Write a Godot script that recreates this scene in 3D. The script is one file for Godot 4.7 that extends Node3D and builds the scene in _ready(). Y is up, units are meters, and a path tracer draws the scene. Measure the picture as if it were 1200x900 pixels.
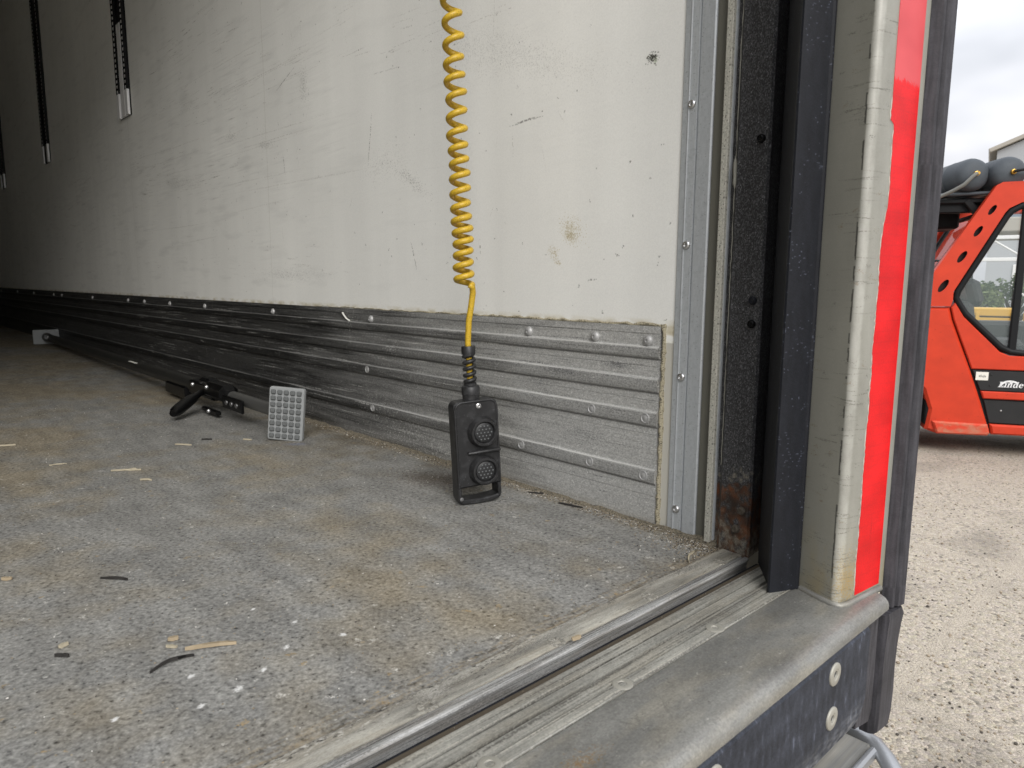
extends Node3D

# ------------------------------------------------------------------ materials and textures
var M := {}

func noise(seed_: int, freq: float, oct := 4, type := FastNoiseLite.TYPE_SIMPLEX_SMOOTH) -> FastNoiseLite:
	var n := FastNoiseLite.new()
	n.seed = seed_
	n.frequency = freq
	n.noise_type = type
	n.fractal_type = FastNoiseLite.FRACTAL_FBM if oct > 1 else FastNoiseLite.FRACTAL_NONE
	n.fractal_octaves = oct
	return n

func hsh(x: int, y: int) -> float:
	var h := x * 374761393 + y * 668265263
	h = (h ^ (h >> 13)) * 1274126177
	return float((h ^ (h >> 16)) & 0xffff) / 65535.0

func paint(w: int, h: int, channels: int, fn: Callable) -> Image:
	var rows := []
	rows.resize(h)
	var job := func(y: int) -> void:
		var r := PackedByteArray()
		r.resize(w * channels)
		rows[y] = fn.call(y, r)
	var id := WorkerThreadPool.add_group_task(job, h, -1, true)
	WorkerThreadPool.wait_for_group_task_completion(id)
	var data := PackedByteArray()
	for r in rows:
		data.append_array(r)
	return Image.create_from_data(w, h, false, Image.FORMAT_RGB8 if channels == 3 else Image.FORMAT_L8, data)

func b8(v: float) -> int:
	return clampi(int(v), 0, 255)

func dab(img: Image, x: int, y: int, c: Color, a: float) -> void:
	if x < 0 or y < 0 or x >= img.get_width() or y >= img.get_height():
		return
	img.set_pixel(x, y, img.get_pixel(x, y).lerp(c, clampf(a, 0, 1)))

func stroke(img: Image, p: Vector2, q: Vector2, c: Color, a: float, width := 1.0, breakup := 0.3, rng: RandomNumberGenerator = null) -> void:
	var n := int(maxf(p.distance_to(q), 1.0))
	var side := (q - p).orthogonal().normalized()
	var wob := 0.0
	for i in n + 1:
		var t := float(i) / n
		if rng:
			wob += rng.randf_range(-0.12, 0.12)
			if rng.randf() < breakup:
				continue
		var c0 := p.lerp(q, t) + side * wob
		var w := maxf(width * (0.5 + sin(PI * t) * 0.5), 0.5)
		var k := int(ceil(w))
		for j in range(-k / 2, k - k / 2):
			var o := c0 + side * float(j)
			dab(img, int(o.x), int(o.y), c, a * (0.6 + 0.4 * sin(PI * t)))

func smudge(img: Image, cx: float, cy: float, rx: float, ry: float, tilt: float, c: Color, a: float, n: int, rng: RandomNumberGenerator) -> void:
	for i in n:
		var u := rng.randfn() * 0.5
		var v := rng.randfn() * 0.5
		var x := cx + u * rx * cos(tilt) - v * ry * sin(tilt)
		var y := cy + u * rx * sin(tilt) + v * ry * cos(tilt)
		dab(img, int(x), int(y), c, a * rng.randf())

func tex(img: Image) -> ImageTexture:
	return ImageTexture.create_from_image(img)

func mat(key: String, c: Color, rough := 0.6, metal := 0.0, albedo: Texture2D = null) -> StandardMaterial3D:
	var m := StandardMaterial3D.new()
	m.resource_name = key
	m.albedo_color = c
	m.roughness = rough
	m.metallic = metal
	m.albedo_texture = albedo
	M[key] = m
	return m

func tri_mat(key: String, c: Color, rough: float, metal: float, scale: float, albedo: Texture2D, height: Texture2D = null, hscale := 0.05) -> StandardMaterial3D:
	var m := mat(key, c, rough, metal, albedo)
	m.uv1_triplanar = true
	m.uv1_world_triplanar = true
	m.uv1_scale = Vector3.ONE * scale
	if height:
		m.heightmap_enabled = true
		m.heightmap_texture = height
		m.heightmap_scale = hscale
	return m

func relief(m: StandardMaterial3D, height: Texture2D, scale: float) -> void:
	m.heightmap_enabled = true
	m.heightmap_texture = height
	m.heightmap_scale = scale

# ------------------------------------------------------------------ mesh helpers
func st_new() -> SurfaceTool:
	var st := SurfaceTool.new()
	st.begin(Mesh.PRIMITIVE_TRIANGLES)
	return st

func vtx(st: SurfaceTool, p: Vector3, n: Vector3, uv := Vector2.ZERO) -> void:
	st.set_normal(n)
	st.set_uv(uv)
	st.add_vertex(p)

# one triangle with its own corner normals; the winding follows the first normal
func tri(st: SurfaceTool, a: Vector3, b: Vector3, c: Vector3, na: Vector3, nb := Vector3.INF, nc := Vector3.INF, ua := Vector2.ZERO, ub := Vector2.ZERO, uc := Vector2.ZERO) -> void:
	if nb == Vector3.INF:
		nb = na
		nc = na
	if (c - a).cross(b - a).dot(na + nb + nc) >= 0.0:
		vtx(st, a, na, ua); vtx(st, b, nb, ub); vtx(st, c, nc, uc)
	else:
		vtx(st, a, na, ua); vtx(st, c, nc, uc); vtx(st, b, nb, ub)

func quad(st: SurfaceTool, a: Vector3, b: Vector3, c: Vector3, d: Vector3, n: Vector3, uvs := [Vector2(0, 0), Vector2(1, 0), Vector2(1, 1), Vector2(0, 1)]) -> void:
	tri(st, a, b, c, n, n, n, uvs[0], uvs[1], uvs[2])
	tri(st, a, c, d, n, n, n, uvs[0], uvs[2], uvs[3])

# a box with chamfered edges
func cbox(st: SurfaceTool, xf: Transform3D, size: Vector3, bev := 0.002) -> void:
	var h := size * 0.5
	bev = minf(bev, minf(h.x, minf(h.y, h.z)) * 0.9)
	var ax := [Vector3.RIGHT, Vector3.UP, Vector3.BACK]
	for i in 3:
		var j := (i + 1) % 3
		var k := (i + 2) % 3
		for s in [-1.0, 1.0]:
			var n: Vector3 = ax[i] * s
			var o: Vector3 = n * h[i]
			var u: Vector3 = ax[j] * (h[j] - bev)
			var v: Vector3 = ax[k] * (h[k] - bev)
			quad(st, xf * (o - u - v), xf * (o + u - v), xf * (o + u + v), xf * (o - u + v), (xf.basis * n).normalized())
			for s2 in [-1.0, 1.0]:
				var n2: Vector3 = ax[j] * s2
				var p1: Vector3 = n * h[i] + n2 * (h[j] - bev)
				var p2: Vector3 = n * (h[i] - bev) + n2 * h[j]
				quad(st, xf * (p1 - v), xf * (p1 + v), xf * (p2 + v), xf * (p2 - v), (xf.basis * (n + n2)).normalized())
	for sx in [-1.0, 1.0]:
		for sy in [-1.0, 1.0]:
			for sz in [-1.0, 1.0]:
				var s := Vector3(sx, sy, sz)
				var i3 := h - Vector3.ONE * bev
				tri(st, xf * (s * Vector3(h.x, i3.y, i3.z)), xf * (s * Vector3(i3.x, h.y, i3.z)), xf * (s * Vector3(i3.x, i3.y, h.z)), (xf.basis * s).normalized())

func box(st: SurfaceTool, lo: Vector3, hi: Vector3, bev := 0.002) -> void:
	cbox(st, Transform3D(Basis(), (lo + hi) * 0.5), (hi - lo).abs(), bev)

func poly_area(p: PackedVector2Array) -> float:
	var a := 0.0
	for i in p.size():
		var q := p[(i + 1) % p.size()]
		a += p[i].x * q.y - q.x * p[i].y
	return a * 0.5

# extrudes a closed outline: point = o + ax*p.x + ay*p.y + ad*t, t from 0 to length; corners under 40 degrees are smooth
func extrude(st: SurfaceTool, poly: PackedVector2Array, o: Vector3, ax: Vector3, ay: Vector3, ad: Vector3, length: float, bevel := 0.0, vis := 0.0, steps := 1) -> void:
	var n := poly.size()
	var sgn := signf(poly_area(poly))
	var en := []
	for i in n:
		var d := (poly[(i + 1) % n] - poly[i]).normalized()
		en.append(Vector2(d.y, -d.x) * sgn)
	var to3 := func(v: Vector2) -> Vector3: return (ax * v.x + ay * v.y)
	var inset := PackedVector2Array()
	for i in n:
		var a: Vector2 = en[(i + n - 1) % n]
		var b: Vector2 = en[i]
		var m := (a + b).normalized()
		inset.append(poly[i] - m * bevel / maxf(m.dot(b), 0.4))
	var perim := 0.0
	var total := 0.0
	for i in n:
		total += poly[i].distance_to(poly[(i + 1) % n])
	if vis <= 0.0:
		vis = total
	for i in n:
		var j := (i + 1) % n
		var e: Vector2 = en[i]
		var n0 := e
		var n1 := e
		var prev: Vector2 = en[(i + n - 1) % n]
		var next: Vector2 = en[j]
		if prev.dot(e) > 0.86:
			n0 = (prev + e).normalized()
		if next.dot(e) > 0.86:
			n1 = (next + e).normalized()
		var N0: Vector3 = to3.call(n0).normalized()
		var N1: Vector3 = to3.call(n1).normalized()
		var p0: Vector3 = o + to3.call(poly[i])
		var p1: Vector3 = o + to3.call(poly[j])
		var v0 := perim / vis
		perim += poly[i].distance_to(poly[j])
		var v1 := perim / vis
		for s in steps:
			var t0 := lerpf(bevel, length - bevel, float(s) / steps)
			var t1 := lerpf(bevel, length - bevel, float(s + 1) / steps)
			var u0 := t0 / length
			var u1 := t1 / length
			tri(st, p0 + ad * t0, p1 + ad * t0, p1 + ad * t1, N0, N1, N1, Vector2(u0, v0), Vector2(u0, v1), Vector2(u1, v1))
			tri(st, p0 + ad * t0, p1 + ad * t1, p0 + ad * t1, N0, N1, N0, Vector2(u0, v0), Vector2(u1, v1), Vector2(u1, v0))
		if bevel > 0.0:
			for end in [0.0, 1.0]:
				var outv: Vector3 = ad * (end * 2.0 - 1.0)
				var tb: float = lerpf(bevel, length - bevel, end)
				var te: float = length * end
				quad(st, p0 + ad * tb, p1 + ad * tb, o + to3.call(inset[j]) + ad * te, o + to3.call(inset[i]) + ad * te, (to3.call(e).normalized() + outv.normalized()).normalized())
	var cap := inset if bevel > 0.0 else poly
	var idx := Geometry2D.triangulate_polygon(cap)
	for k in range(0, idx.size(), 3):
		for end in [0.0, 1.0]:
			var off: Vector3 = ad * length * end
			var nn: Vector3 = ad.normalized() * (end * 2.0 - 1.0)
			var P := []
			for q in 3:
				P.append(cap[idx[k + q]])
			tri(st, o + to3.call(P[0]) + off, o + to3.call(P[1]) + off, o + to3.call(P[2]) + off, nn, nn, nn, P[0], P[1], P[2])

func extrude_y(st: SurfaceTool, poly: PackedVector2Array, y0: float, y1: float, bevel := 0.0, steps := 1) -> void:
	extrude(st, poly, Vector3(0, y0, 0), Vector3.RIGHT, Vector3.BACK, Vector3.UP, y1 - y0, bevel, 0.0, steps)

# turns a profile of (radius, height) round the y axis of xf
func lathe(st: SurfaceTool, prof: PackedVector2Array, seg: int, xf: Transform3D) -> void:
	var n := prof.size()
	var en := []
	for i in n - 1:
		var d := (prof[i + 1] - prof[i]).normalized()
		en.append(Vector2(d.y, -d.x))
	for i in n - 1:
		var e: Vector2 = en[i]
		var n0 := e
		var n1 := e
		if i > 0 and en[i - 1].dot(e) > 0.7:
			n0 = (en[i - 1] + e).normalized()
		if i < n - 2 and en[i + 1].dot(e) > 0.7:
			n1 = (en[i + 1] + e).normalized()
		for s in seg:
			var a0 := TAU * s / seg
			var a1 := TAU * (s + 1) / seg
			var d0 := Vector3(cos(a0), 0, sin(a0))
			var d1 := Vector3(cos(a1), 0, sin(a1))
			var P := [xf * (d0 * prof[i].x + Vector3.UP * prof[i].y), xf * (d1 * prof[i].x + Vector3.UP * prof[i].y), xf * (d1 * prof[i + 1].x + Vector3.UP * prof[i + 1].y), xf * (d0 * prof[i + 1].x + Vector3.UP * prof[i + 1].y)]
			var Q := [(xf.basis * (d0 * n0.x + Vector3.UP * n0.y)).normalized(), (xf.basis * (d1 * n0.x + Vector3.UP * n0.y)).normalized(), (xf.basis * (d1 * n1.x + Vector3.UP * n1.y)).normalized(), (xf.basis * (d0 * n1.x + Vector3.UP * n1.y)).normalized()]
			var U := [Vector2(float(s) / seg, float(i) / n), Vector2(float(s + 1) / seg, float(i) / n), Vector2(float(s + 1) / seg, float(i + 1) / n), Vector2(float(s) / seg, float(i + 1) / n)]
			if prof[i].x > 1e-6:
				tri(st, P[0], P[1], P[2], Q[0], Q[1], Q[2], U[0], U[1], U[2])
			if prof[i + 1].x > 1e-6:
				tri(st, P[0], P[2], P[3], Q[0], Q[2], Q[3], U[0], U[2], U[3])

# a round bar along points
func tube(st: SurfaceTool, pts: PackedVector3Array, r: float, sides := 10, flat := 1.0, radii := PackedFloat32Array()) -> void:
	var n := pts.size()
	var t0 := (pts[1] - pts[0]).normalized()
	var up := Vector3.UP if absf(t0.y) < 0.9 else Vector3.BACK
	var u := t0.cross(up).normalized()
	var rings := []
	var norms := []
	var prev_t := t0
	var along := [0.0]
	for i in n:
		var t := (pts[mini(i + 1, n - 1)] - pts[maxi(i - 1, 0)]).normalized()
		if i > 0:
			along.append(along[-1] + pts[i].distance_to(pts[i - 1]))
		var q := prev_t.cross(t)
		if q.length() > 1e-7:
			u = u.rotated(q.normalized(), prev_t.angle_to(t))
		u = (u - t * u.dot(t)).normalized()
		prev_t = t
		var v := t.cross(u)
		var ring := PackedVector3Array()
		var nr := PackedVector3Array()
		var rr := radii[i] if radii.size() > i else r
		for s in sides:
			var a := TAU * s / sides
			ring.append(pts[i] + (u * cos(a) + v * sin(a) * flat) * rr)
			nr.append((u * cos(a) * flat + v * sin(a)).normalized())
		rings.append(ring)
		norms.append(nr)
	for i in n - 1:
		for s in sides:
			var k := (s + 1) % sides
			var ua := Vector2(along[i], float(s) / sides)
			var ub := Vector2(along[i + 1], float(s + 1) / sides)
			tri(st, rings[i][s], rings[i][k], rings[i + 1][k], norms[i][s], norms[i][k], norms[i + 1][k], ua, Vector2(ua.x, ub.y), ub)
			tri(st, rings[i][s], rings[i + 1][k], rings[i + 1][s], norms[i][s], norms[i + 1][k], norms[i + 1][s], ua, ub, Vector2(ub.x, ua.y))
	for s in range(1, sides - 1):
		tri(st, rings[0][0], rings[0][s], rings[0][s + 1], -t0)
		tri(st, rings[n - 1][0], rings[n - 1][s], rings[n - 1][s + 1], prev_t)

func ellipse(c: Vector2, a: float, b: float, tilt: float, n := 20) -> PackedVector2Array:
	var p := PackedVector2Array()
	for i in n:
		p.append(c + Vector2(cos(TAU * i / n) * a, sin(TAU * i / n) * b).rotated(tilt))
	return p

func rrect(w: float, h: float, r: float, c := Vector2.ZERO, seg := 5) -> PackedVector2Array:
	var p := PackedVector2Array()
	for k in 4:
		var cc := c + Vector2((w * 0.5 - r) * (1 if k == 0 or k == 3 else -1), (h * 0.5 - r) * (1 if k < 2 else -1))
		for i in seg + 1:
			var a := PI * 0.5 * (k + float(i) / seg)
			p.append(cc + Vector2(cos(a), sin(a)) * r)
	return p

func PV(flat: Array) -> PackedVector2Array:
	var p := PackedVector2Array()
	for i in range(0, flat.size(), 2):
		p.append(Vector2(flat[i], flat[i + 1]))
	return p

# ------------------------------------------------------------------ naming
var used := {}
func numbered(called: String, parent: Node) -> String:
	var k := str(parent.get_instance_id()) + called
	used[k] = used.get(k, -1) + 1
	return called if used[k] == 0 else "%s_%03d" % [called, used[k]]

func tag(o: Node, label: String, category: String, group := "", kind := "") -> Node:
	o.set_meta("label", label)
	if category != "":
		o.set_meta("category", category)
	if group != "":
		o.set_meta("group", group)
	if kind != "":
		o.set_meta("kind", kind)
	return o

func thing(called: String, label: String, category: String, at: Vector3, group := "", basis_ := Basis()) -> Node3D:
	var o := Node3D.new()
	o.name = numbered(called, self)
	add_child(o, true)
	o.transform = Transform3D(basis_, at)
	tag(o, label, category, group)
	return o

# a mesh whose shape is given in its thing's own space (shift = the point of that space that the mesh is drawn about)
func part(called: String, m, material: Material, parent: Node, xf := Transform3D()) -> MeshInstance3D:
	var mesh: ArrayMesh = m.commit() if m is SurfaceTool else m
	var o := MeshInstance3D.new()
	o.name = numbered(called, parent)
	o.mesh = mesh
	if material:
		o.material_override = material
	parent.add_child(o, true)
	o.transform = xf
	return o

func xf_axis(at: Vector3, y_axis: Vector3) -> Transform3D:
	var y := y_axis.normalized()
	var x := y.cross(Vector3.UP if absf(y.y) < 0.9 else Vector3.RIGHT).normalized()
	return Transform3D(Basis(x, y, x.cross(y)), at)

const GROUND := -1.2
const WX := 0.87          # inner face of the wall that the photo shows
const LX := -1.61         # inner face of the other side wall
const BACK := -13.2       # far end of the load space
const ROOF := 2.55

func _ready() -> void:
	# ---------------------------------------------------------------- camera, sky, sun, exposure
	var cam := Camera3D.new()
	cam.name = "camera"
	cam.position = Vector3(0, 0.367, 0)
	cam.rotation_degrees = Vector3(-8.2, -42.9, 0.3)
	cam.near = 0.02
	cam.far = 900.0
	cam.fov = 57.05
	var att := CameraAttributesPhysical.new()
	att.frustum_focal_length = 22.08
	att.frustum_near = 0.02
	att.frustum_far = 900.0
	att.frustum_focus_distance = 1.35
	att.exposure_aperture = 13.0
	cam.attributes = att
	add_child(cam)

	var env := Environment.new()
	env.background_mode = Environment.BG_SKY
	env.tonemap_mode = Environment.TONE_MAPPER_LINEAR
	env.tonemap_exposure = 1.6
	env.sdfgi_enabled = true
	env.ssao_enabled = true
	env.ssil_enabled = true
	env.ambient_light_source = Environment.AMBIENT_SOURCE_SKY
	var sky := Sky.new()
	var pan := PanoramaSkyMaterial.new()
	pan.panorama = overcast_sky()
	sky.sky_material = pan
	env.sky = sky
	var we := WorldEnvironment.new()
	we.name = "environment"
	we.environment = env
	add_child(we)

	var sun := DirectionalLight3D.new()
	sun.name = "sun"
	sun.light_energy = 0.5
	sun.light_color = Color(1.0, 0.985, 0.965)
	sun.light_angular_distance = 32.0
	sun.shadow_enabled = true
	add_child(sun)
	sun.look_at_from_position(Vector3(-4.2, 6.0, 8.0), Vector3.ZERO)

	make_materials()
	build_ground()
	build_trailer()
	build_background()
	build_forklift()
	build_pendant()
	build_cargo_bar()
	build_debris()

func overcast_sky() -> ImageTexture:
	var w := 1024
	var h := 512
	var n := noise(11, 1.3, 5)
	var n2 := noise(12, 3.2, 4)
	var img := Image.create(w, h, false, Image.FORMAT_RGBF)
	for y in h:
		var el := (0.5 - (y + 0.5) / h) * PI
		for x in w:
			var az := ((x + 0.5) / w - 0.5) * TAU
			var d := Vector3(sin(az) * cos(el), sin(el), -cos(az) * cos(el))
			var s := maxf(d.y, 0.0)
			var L := 0.365 + 0.98 * pow(s, 0.9)
			if el < 0.0:
				L = 0.35
				img.set_pixel(x, y, Color(L * 1.0, L * 0.97, L * 0.92))
				continue
			var q := d / (d.y + 0.22)
			var c := n.get_noise_3d(q.x * 0.8 + 3.1, q.y, q.z * 0.8) + 0.4 * n2.get_noise_3d(q.x, q.y, q.z)
			c = clampf(c * 1.6, -1.0, 1.0)
			L *= 1.0 + 0.24 * c
			img.set_pixel(x, y, Color(L * (0.965 + 0.02 * c), L * 0.985, L * (1.045 - 0.02 * c)))
	return ImageTexture.create_from_image(img)

# ------------------------------------------------------------------ textures
func make_materials() -> void:
	var rng := RandomNumberGenerator.new()
	rng.seed = 5
	# fine grain, tiled
	var grain_img := paint(512, 512, 1, func(y: int, r: PackedByteArray) -> PackedByteArray:
		for x in 512:
			r[x] = b8(90.0 + 110.0 * hsh(x, y) * hsh(x * 3 + 7, y * 5 + 1) + 45.0 * hsh(x / 2 + 900, y / 2))
		return r)
	var grain := tex(grain_img)

	# white wall, near and far: (z, y) of the wall laid out flat
	var cloud := noise(21, 1.6, 4)
	var dirt := noise(22, 7.0, 5)
	var scr := noise(23, 1.0, 3)
	var spk := noise(24, 60.0, 2)
	var wall_fn := func(z0: float, len_: float, y1: float, hgt: float, w: int, h: int) -> Image:
		return paint(w, h, 3, func(y: int, r: PackedByteArray) -> PackedByteArray:
			var Y := y1 - hgt * (y + 0.5) / h
			for x in w:
				var Z := z0 + len_ * (x + 0.5) / w
				var g := 1.0
				g += 0.03 * cloud.get_noise_2d(Z, Y)
				# vertical weather bands and horizontal rub marks
				g += 0.02 * cloud.get_noise_2d(Z * 5.0 + 40.0, Y * 0.3)
				var hs := scr.get_noise_2d(Z * 4.0, Y * 95.0 + Z * 1.5)
				var inner := clampf((Z - 0.9) / 1.2, 0.15, 1.0)
				var band := inner * clampf(1.0 - absf(Y - 0.78) / 0.55, 0.0, 1.0) * clampf(0.35 + dirt.get_noise_2d(Z * 0.35, Y * 0.5 + 9.0) * 1.6, 0.0, 1.0)
				g -= maxf(hs - 0.18, 0.0) * 0.17 * band
				g += maxf(-hs - 0.3, 0.0) * 0.12 * band
				g -= maxf(dirt.get_noise_2d(Z * 0.5, Y * 2.6) - 0.2, 0.0) * 0.10 * inner
				g += (hsh(x, y) - 0.5) * 0.035
				# grime creeping up from the kick plate
				var low := clampf(1.0 - (Y - 0.303) / 0.012, 0.0, 1.0) * clampf(0.35 + dirt.get_noise_2d(Z * 3.0, Y * 6.0), 0.0, 1.0)
				var i := x * 3
				r[i] = b8(236.0 * g - 55.0 * low)
				r[i + 1] = b8(236.0 * g - 66.0 * low)
				r[i + 2] = b8(231.0 * g - 92.0 * low)
			return r)
	var wn: Image = wall_fn.call(0.57, 2.63, 1.6, 1.32, 2048, 1024)
	var wf: Image = wall_fn.call(3.2, 10.0, 2.6, 2.32, 2048, 512)
	var at := func(z: float, y: float) -> Vector2: return Vector2((-z - 0.57) / 2.63 * 2048.0, (1.6 - y) / 1.32 * 1024.0)
	var dark := Color(0.17, 0.16, 0.14)
	for c in 62:      # rub marks left by pallets: nearly level scratches, in clusters
		var cz := -0.7 - 2.5 * pow(rng.randf(), 0.55)
		var cy := 0.40 + 0.9 * rng.randf()
		var slope := rng.randf_range(-0.05, 0.07)
		var strong := rng.randf_range(0.08, 0.40) * clampf((-cz - 0.4) * 0.9, 0.3, 1.0)
		for k in rng.randi_range(2, 17):
			var p: Vector2 = at.call(cz + rng.randfn() * 0.09, cy + rng.randfn() * 0.022)
			var L := rng.randf_range(5, 70)
			stroke(wn, p, p + Vector2(L, -L * slope), dark.lerp(Color(0.42, 0.38, 0.33), rng.randf()), strong * rng.randf_range(0.4, 1.2), rng.randf_range(0.5, 1.5), 0.5, rng)
	for c in 16:      # long faint scrapes
		var p: Vector2 = at.call(-1.0 - 1.6 * rng.randf(), 0.5 + 0.6 * rng.randf())
		stroke(wn, p, p + Vector2(rng.randf_range(220, 760), rng.randf_range(-14, 14)), Color(0.45, 0.43, 0.39), rng.randf_range(0.10, 0.26), rng.randf_range(0.8, 2.0), 0.55, rng)
	for k in 70:
		var z := -0.75 - 2.4 * rng.randf()
		var p: Vector2 = at.call(z, 0.38 + 0.8 * rng.randf())
		stroke(wn, p, p + Vector2(rng.randf_range(-14, 14), rng.randf_range(8, 50)), Color(0.4, 0.38, 0.34), rng.randf_range(0.08, 0.3), 0.8, 0.5, rng)
	for k in 420:
		var p: Vector2 = at.call(-0.6 - 2.6 * rng.randf(), 0.31 + 1.0 * rng.randf())
		smudge(wn, p.x, p.y, rng.randf_range(1, 3), rng.randf_range(1, 2.5), 0.0, dark, 0.7, rng.randi_range(2, 6), rng)
	# marks that the photo shows one by one: z, y, reach, height, tilt, how dark
	for m in [[-1.704, 0.848, 18, 34, 0.1, 0.35, 500], [-1.95, 0.74, 16, 40, -0.2, 0.2, 240], [-1.815, 0.384, 150, 16, 0.0, 0.22, 1900], [-1.251, 0.577, 60, 12, -0.5, 0.34, 420], [-2.17, 0.79, 46, 8, -0.1, 0.35, 260], [-1.93, 0.735, 40, 7, -0.12, 0.4, 220], [-1.03, 0.78, 130, 44, -0.3, 0.12, 2600], [-0.90, 0.74, 150, 26, -0.35, 0.12, 2400], [-1.35, 0.62, 70, 30, 0.2, 0.16, 800], [-2.6, 0.7, 160, 20, -0.05, 0.2, 1800]]:
		var p: Vector2 = at.call(m[0], m[1])
		smudge(wn, p.x, p.y, m[2], m[3], m[4], dark, m[5], m[6], rng)
	for m in [[-0.945, 0.636, -0.865, 0.640], [-0.93, 0.6365, -0.88, 0.639], [-1.25, 0.45, -1.23, 0.39], [-1.39, 0.74, -1.41, 0.62], [-1.027, 0.445, -1.025, 0.42], [-0.76, 0.37, -0.74, 0.372], [-1.86, 0.86, -1.74, 0.90], [-1.83, 0.70, -1.82, 0.64]]:
		stroke(wn, at.call(m[0], m[1]), at.call(m[2], m[3]), dark, 0.42, 1.2, 0.45, rng)
	# the gouge with bare core, and the brown flaked patches
	var gp: Vector2 = at.call(-0.645, 0.685)
	smudge(wn, gp.x, gp.y, 7, 5, -0.4, Color(0.15, 0.15, 0.12), 0.95, 190, rng)
	smudge(wn, gp.x - 4, gp.y + 3, 3, 3, 0.0, Color(0.75, 0.78, 0.7), 0.9, 40, rng)
	for m in [[-0.795, 0.452, 24, 17, 900], [-0.80, 0.442, 14, 9, 500], [-0.835, 0.417, 12, 9, 260], [-0.825, 0.40, 11, 5, 130]]:
		var p: Vector2 = at.call(m[0], m[1])
		smudge(wn, p.x, p.y, m[2] * 0.8, m[3] * 0.8, -0.6, Color(0.66, 0.60, 0.45), 0.6, m[4] / 2, rng)
	# faint joints between the lining sheets
	for z in [-1.93, -3.19]:
		stroke(wn, at.call(z, 1.6), at.call(z, 0.3), Color(0.70, 0.69, 0.64), 0.35, 2.0, 0.1, rng)
	for k in 260:
		var x := rng.randf() * 2040.0
		var y := rng.randf_range(225, 490)
		stroke(wf, Vector2(x, y), Vector2(x + rng.randf_range(4, 40), y + rng.randf_range(-3, 3)), Color(0.35, 0.33, 0.29), rng.randf_range(0.05, 0.3), 1.0, 0.4, rng)
	mat("wall_near", Color.WHITE, 0.5, 0.0, tex(wn))
	relief(M.wall_near, tex(paint(1024, 512, 1, func(y: int, r: PackedByteArray) -> PackedByteArray:
		for x in 1024:
			r[x] = b8(128.0 + 60.0 * spk.get_noise_2d(x * 0.021, y * 0.021) + 30.0 * hsh(x, y))
		return r)), 0.02)
	mat("wall_far", Color.WHITE, 0.5, 0.0, tex(wf))
	mat("lining", Color(0.74, 0.73, 0.69), 0.55)

	# floor: grey gritty coating, tan stains, white flecks
	var fl_big := noise(31, 1.5, 5)
	var fl_mid := noise(32, 9.0, 4)
	var fl_fine := noise(33, 130.0, 3)
	var drag := noise(34, 1.0, 4)
	var floor_fn := func(x0: float, xl: float, z0: float, zl: float, w: int, h: int) -> Image:
		return paint(w, h, 3, func(y: int, r: PackedByteArray) -> PackedByteArray:
			var Z := z0 + zl * (y + 0.5) / h
			var q := w / 4 + 1
			var sa := PackedFloat32Array()
			var sb := PackedFloat32Array()
			for k in q + 1:
				var X := x0 + xl * (k * 4 + 0.5) / w
				sa.append(fl_big.get_noise_2d(X * 1.3, Z) * 1.3 + fl_mid.get_noise_2d(X, Z) * 0.7)
				sb.append(10.0 * fl_mid.get_noise_2d(X + 5.0, Z * 1.4) + 15.0 * drag.get_noise_2d(X * 22.0, Z * 5.0))
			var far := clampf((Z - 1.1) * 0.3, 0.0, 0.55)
			for x in w:
				var X := x0 + xl * (x + 0.5) / w
				var k := x >> 2
				var t := (x & 3) * 0.25
				var stain := clampf(lerpf(sa[k], sa[k + 1], t) + 0.12 + far, 0.0, 1.0)
				var f := fl_fine.get_noise_2d(X, Z)
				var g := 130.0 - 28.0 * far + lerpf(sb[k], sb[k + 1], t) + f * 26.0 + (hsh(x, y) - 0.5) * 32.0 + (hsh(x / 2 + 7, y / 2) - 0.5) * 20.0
				if f < -0.42:
					g -= (-0.42 - f) * 190.0
				var nearwall := clampf(1.0 - (0.87 - X) / 0.05, 0.0, 1.0) * clampf(0.75 + (sa[k] - f) * 0.6, 0.0, 1.0)
				stain = maxf(stain * 0.8, nearwall * 1.3)
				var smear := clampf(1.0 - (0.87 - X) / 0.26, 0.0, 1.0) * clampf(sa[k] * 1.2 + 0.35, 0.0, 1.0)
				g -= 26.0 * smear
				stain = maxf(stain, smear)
				var i := x * 3
				r[i] = b8(g * 0.985 + 6.0 * stain)
				r[i + 1] = b8(g * 0.98 - 3.0 * stain)
				r[i + 2] = b8(g * 0.95 - 18.0 * stain)
			return r)
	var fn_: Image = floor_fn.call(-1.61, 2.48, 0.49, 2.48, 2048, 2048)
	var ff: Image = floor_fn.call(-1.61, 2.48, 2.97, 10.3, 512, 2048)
	var fat := func(x: float, z: float) -> Vector2: return Vector2((x + 1.61) / 2.48 * 2048.0, (-z - 0.49) / 2.48 * 2048.0)
	for k in 2600:
		var p := Vector2(rng.randf_range(700, 2048), 2048.0 * pow(rng.randf(), 1.4))
		var c := Color(0.82, 0.81, 0.78).lerp(Color(0.62, 0.53, 0.38), 1.0 if rng.randf() < 0.3 else 0.0)
		var s := pow(rng.randf(), 4.0) * 4.5 + 0.9
		smudge(fn_, p.x, p.y, s, s * 0.6, rng.randf() * 3.0, c, 0.95, int(s * s * 1.6) + 1, rng)
	for k in 1500:
		var p := Vector2(rng.randf_range(600, 2048), 2048.0 * rng.randf())
		smudge(fn_, p.x, p.y, 1.6, 1.2, 0.0, Color(0.16, 0.15, 0.14), 0.8, 3, rng)
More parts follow.
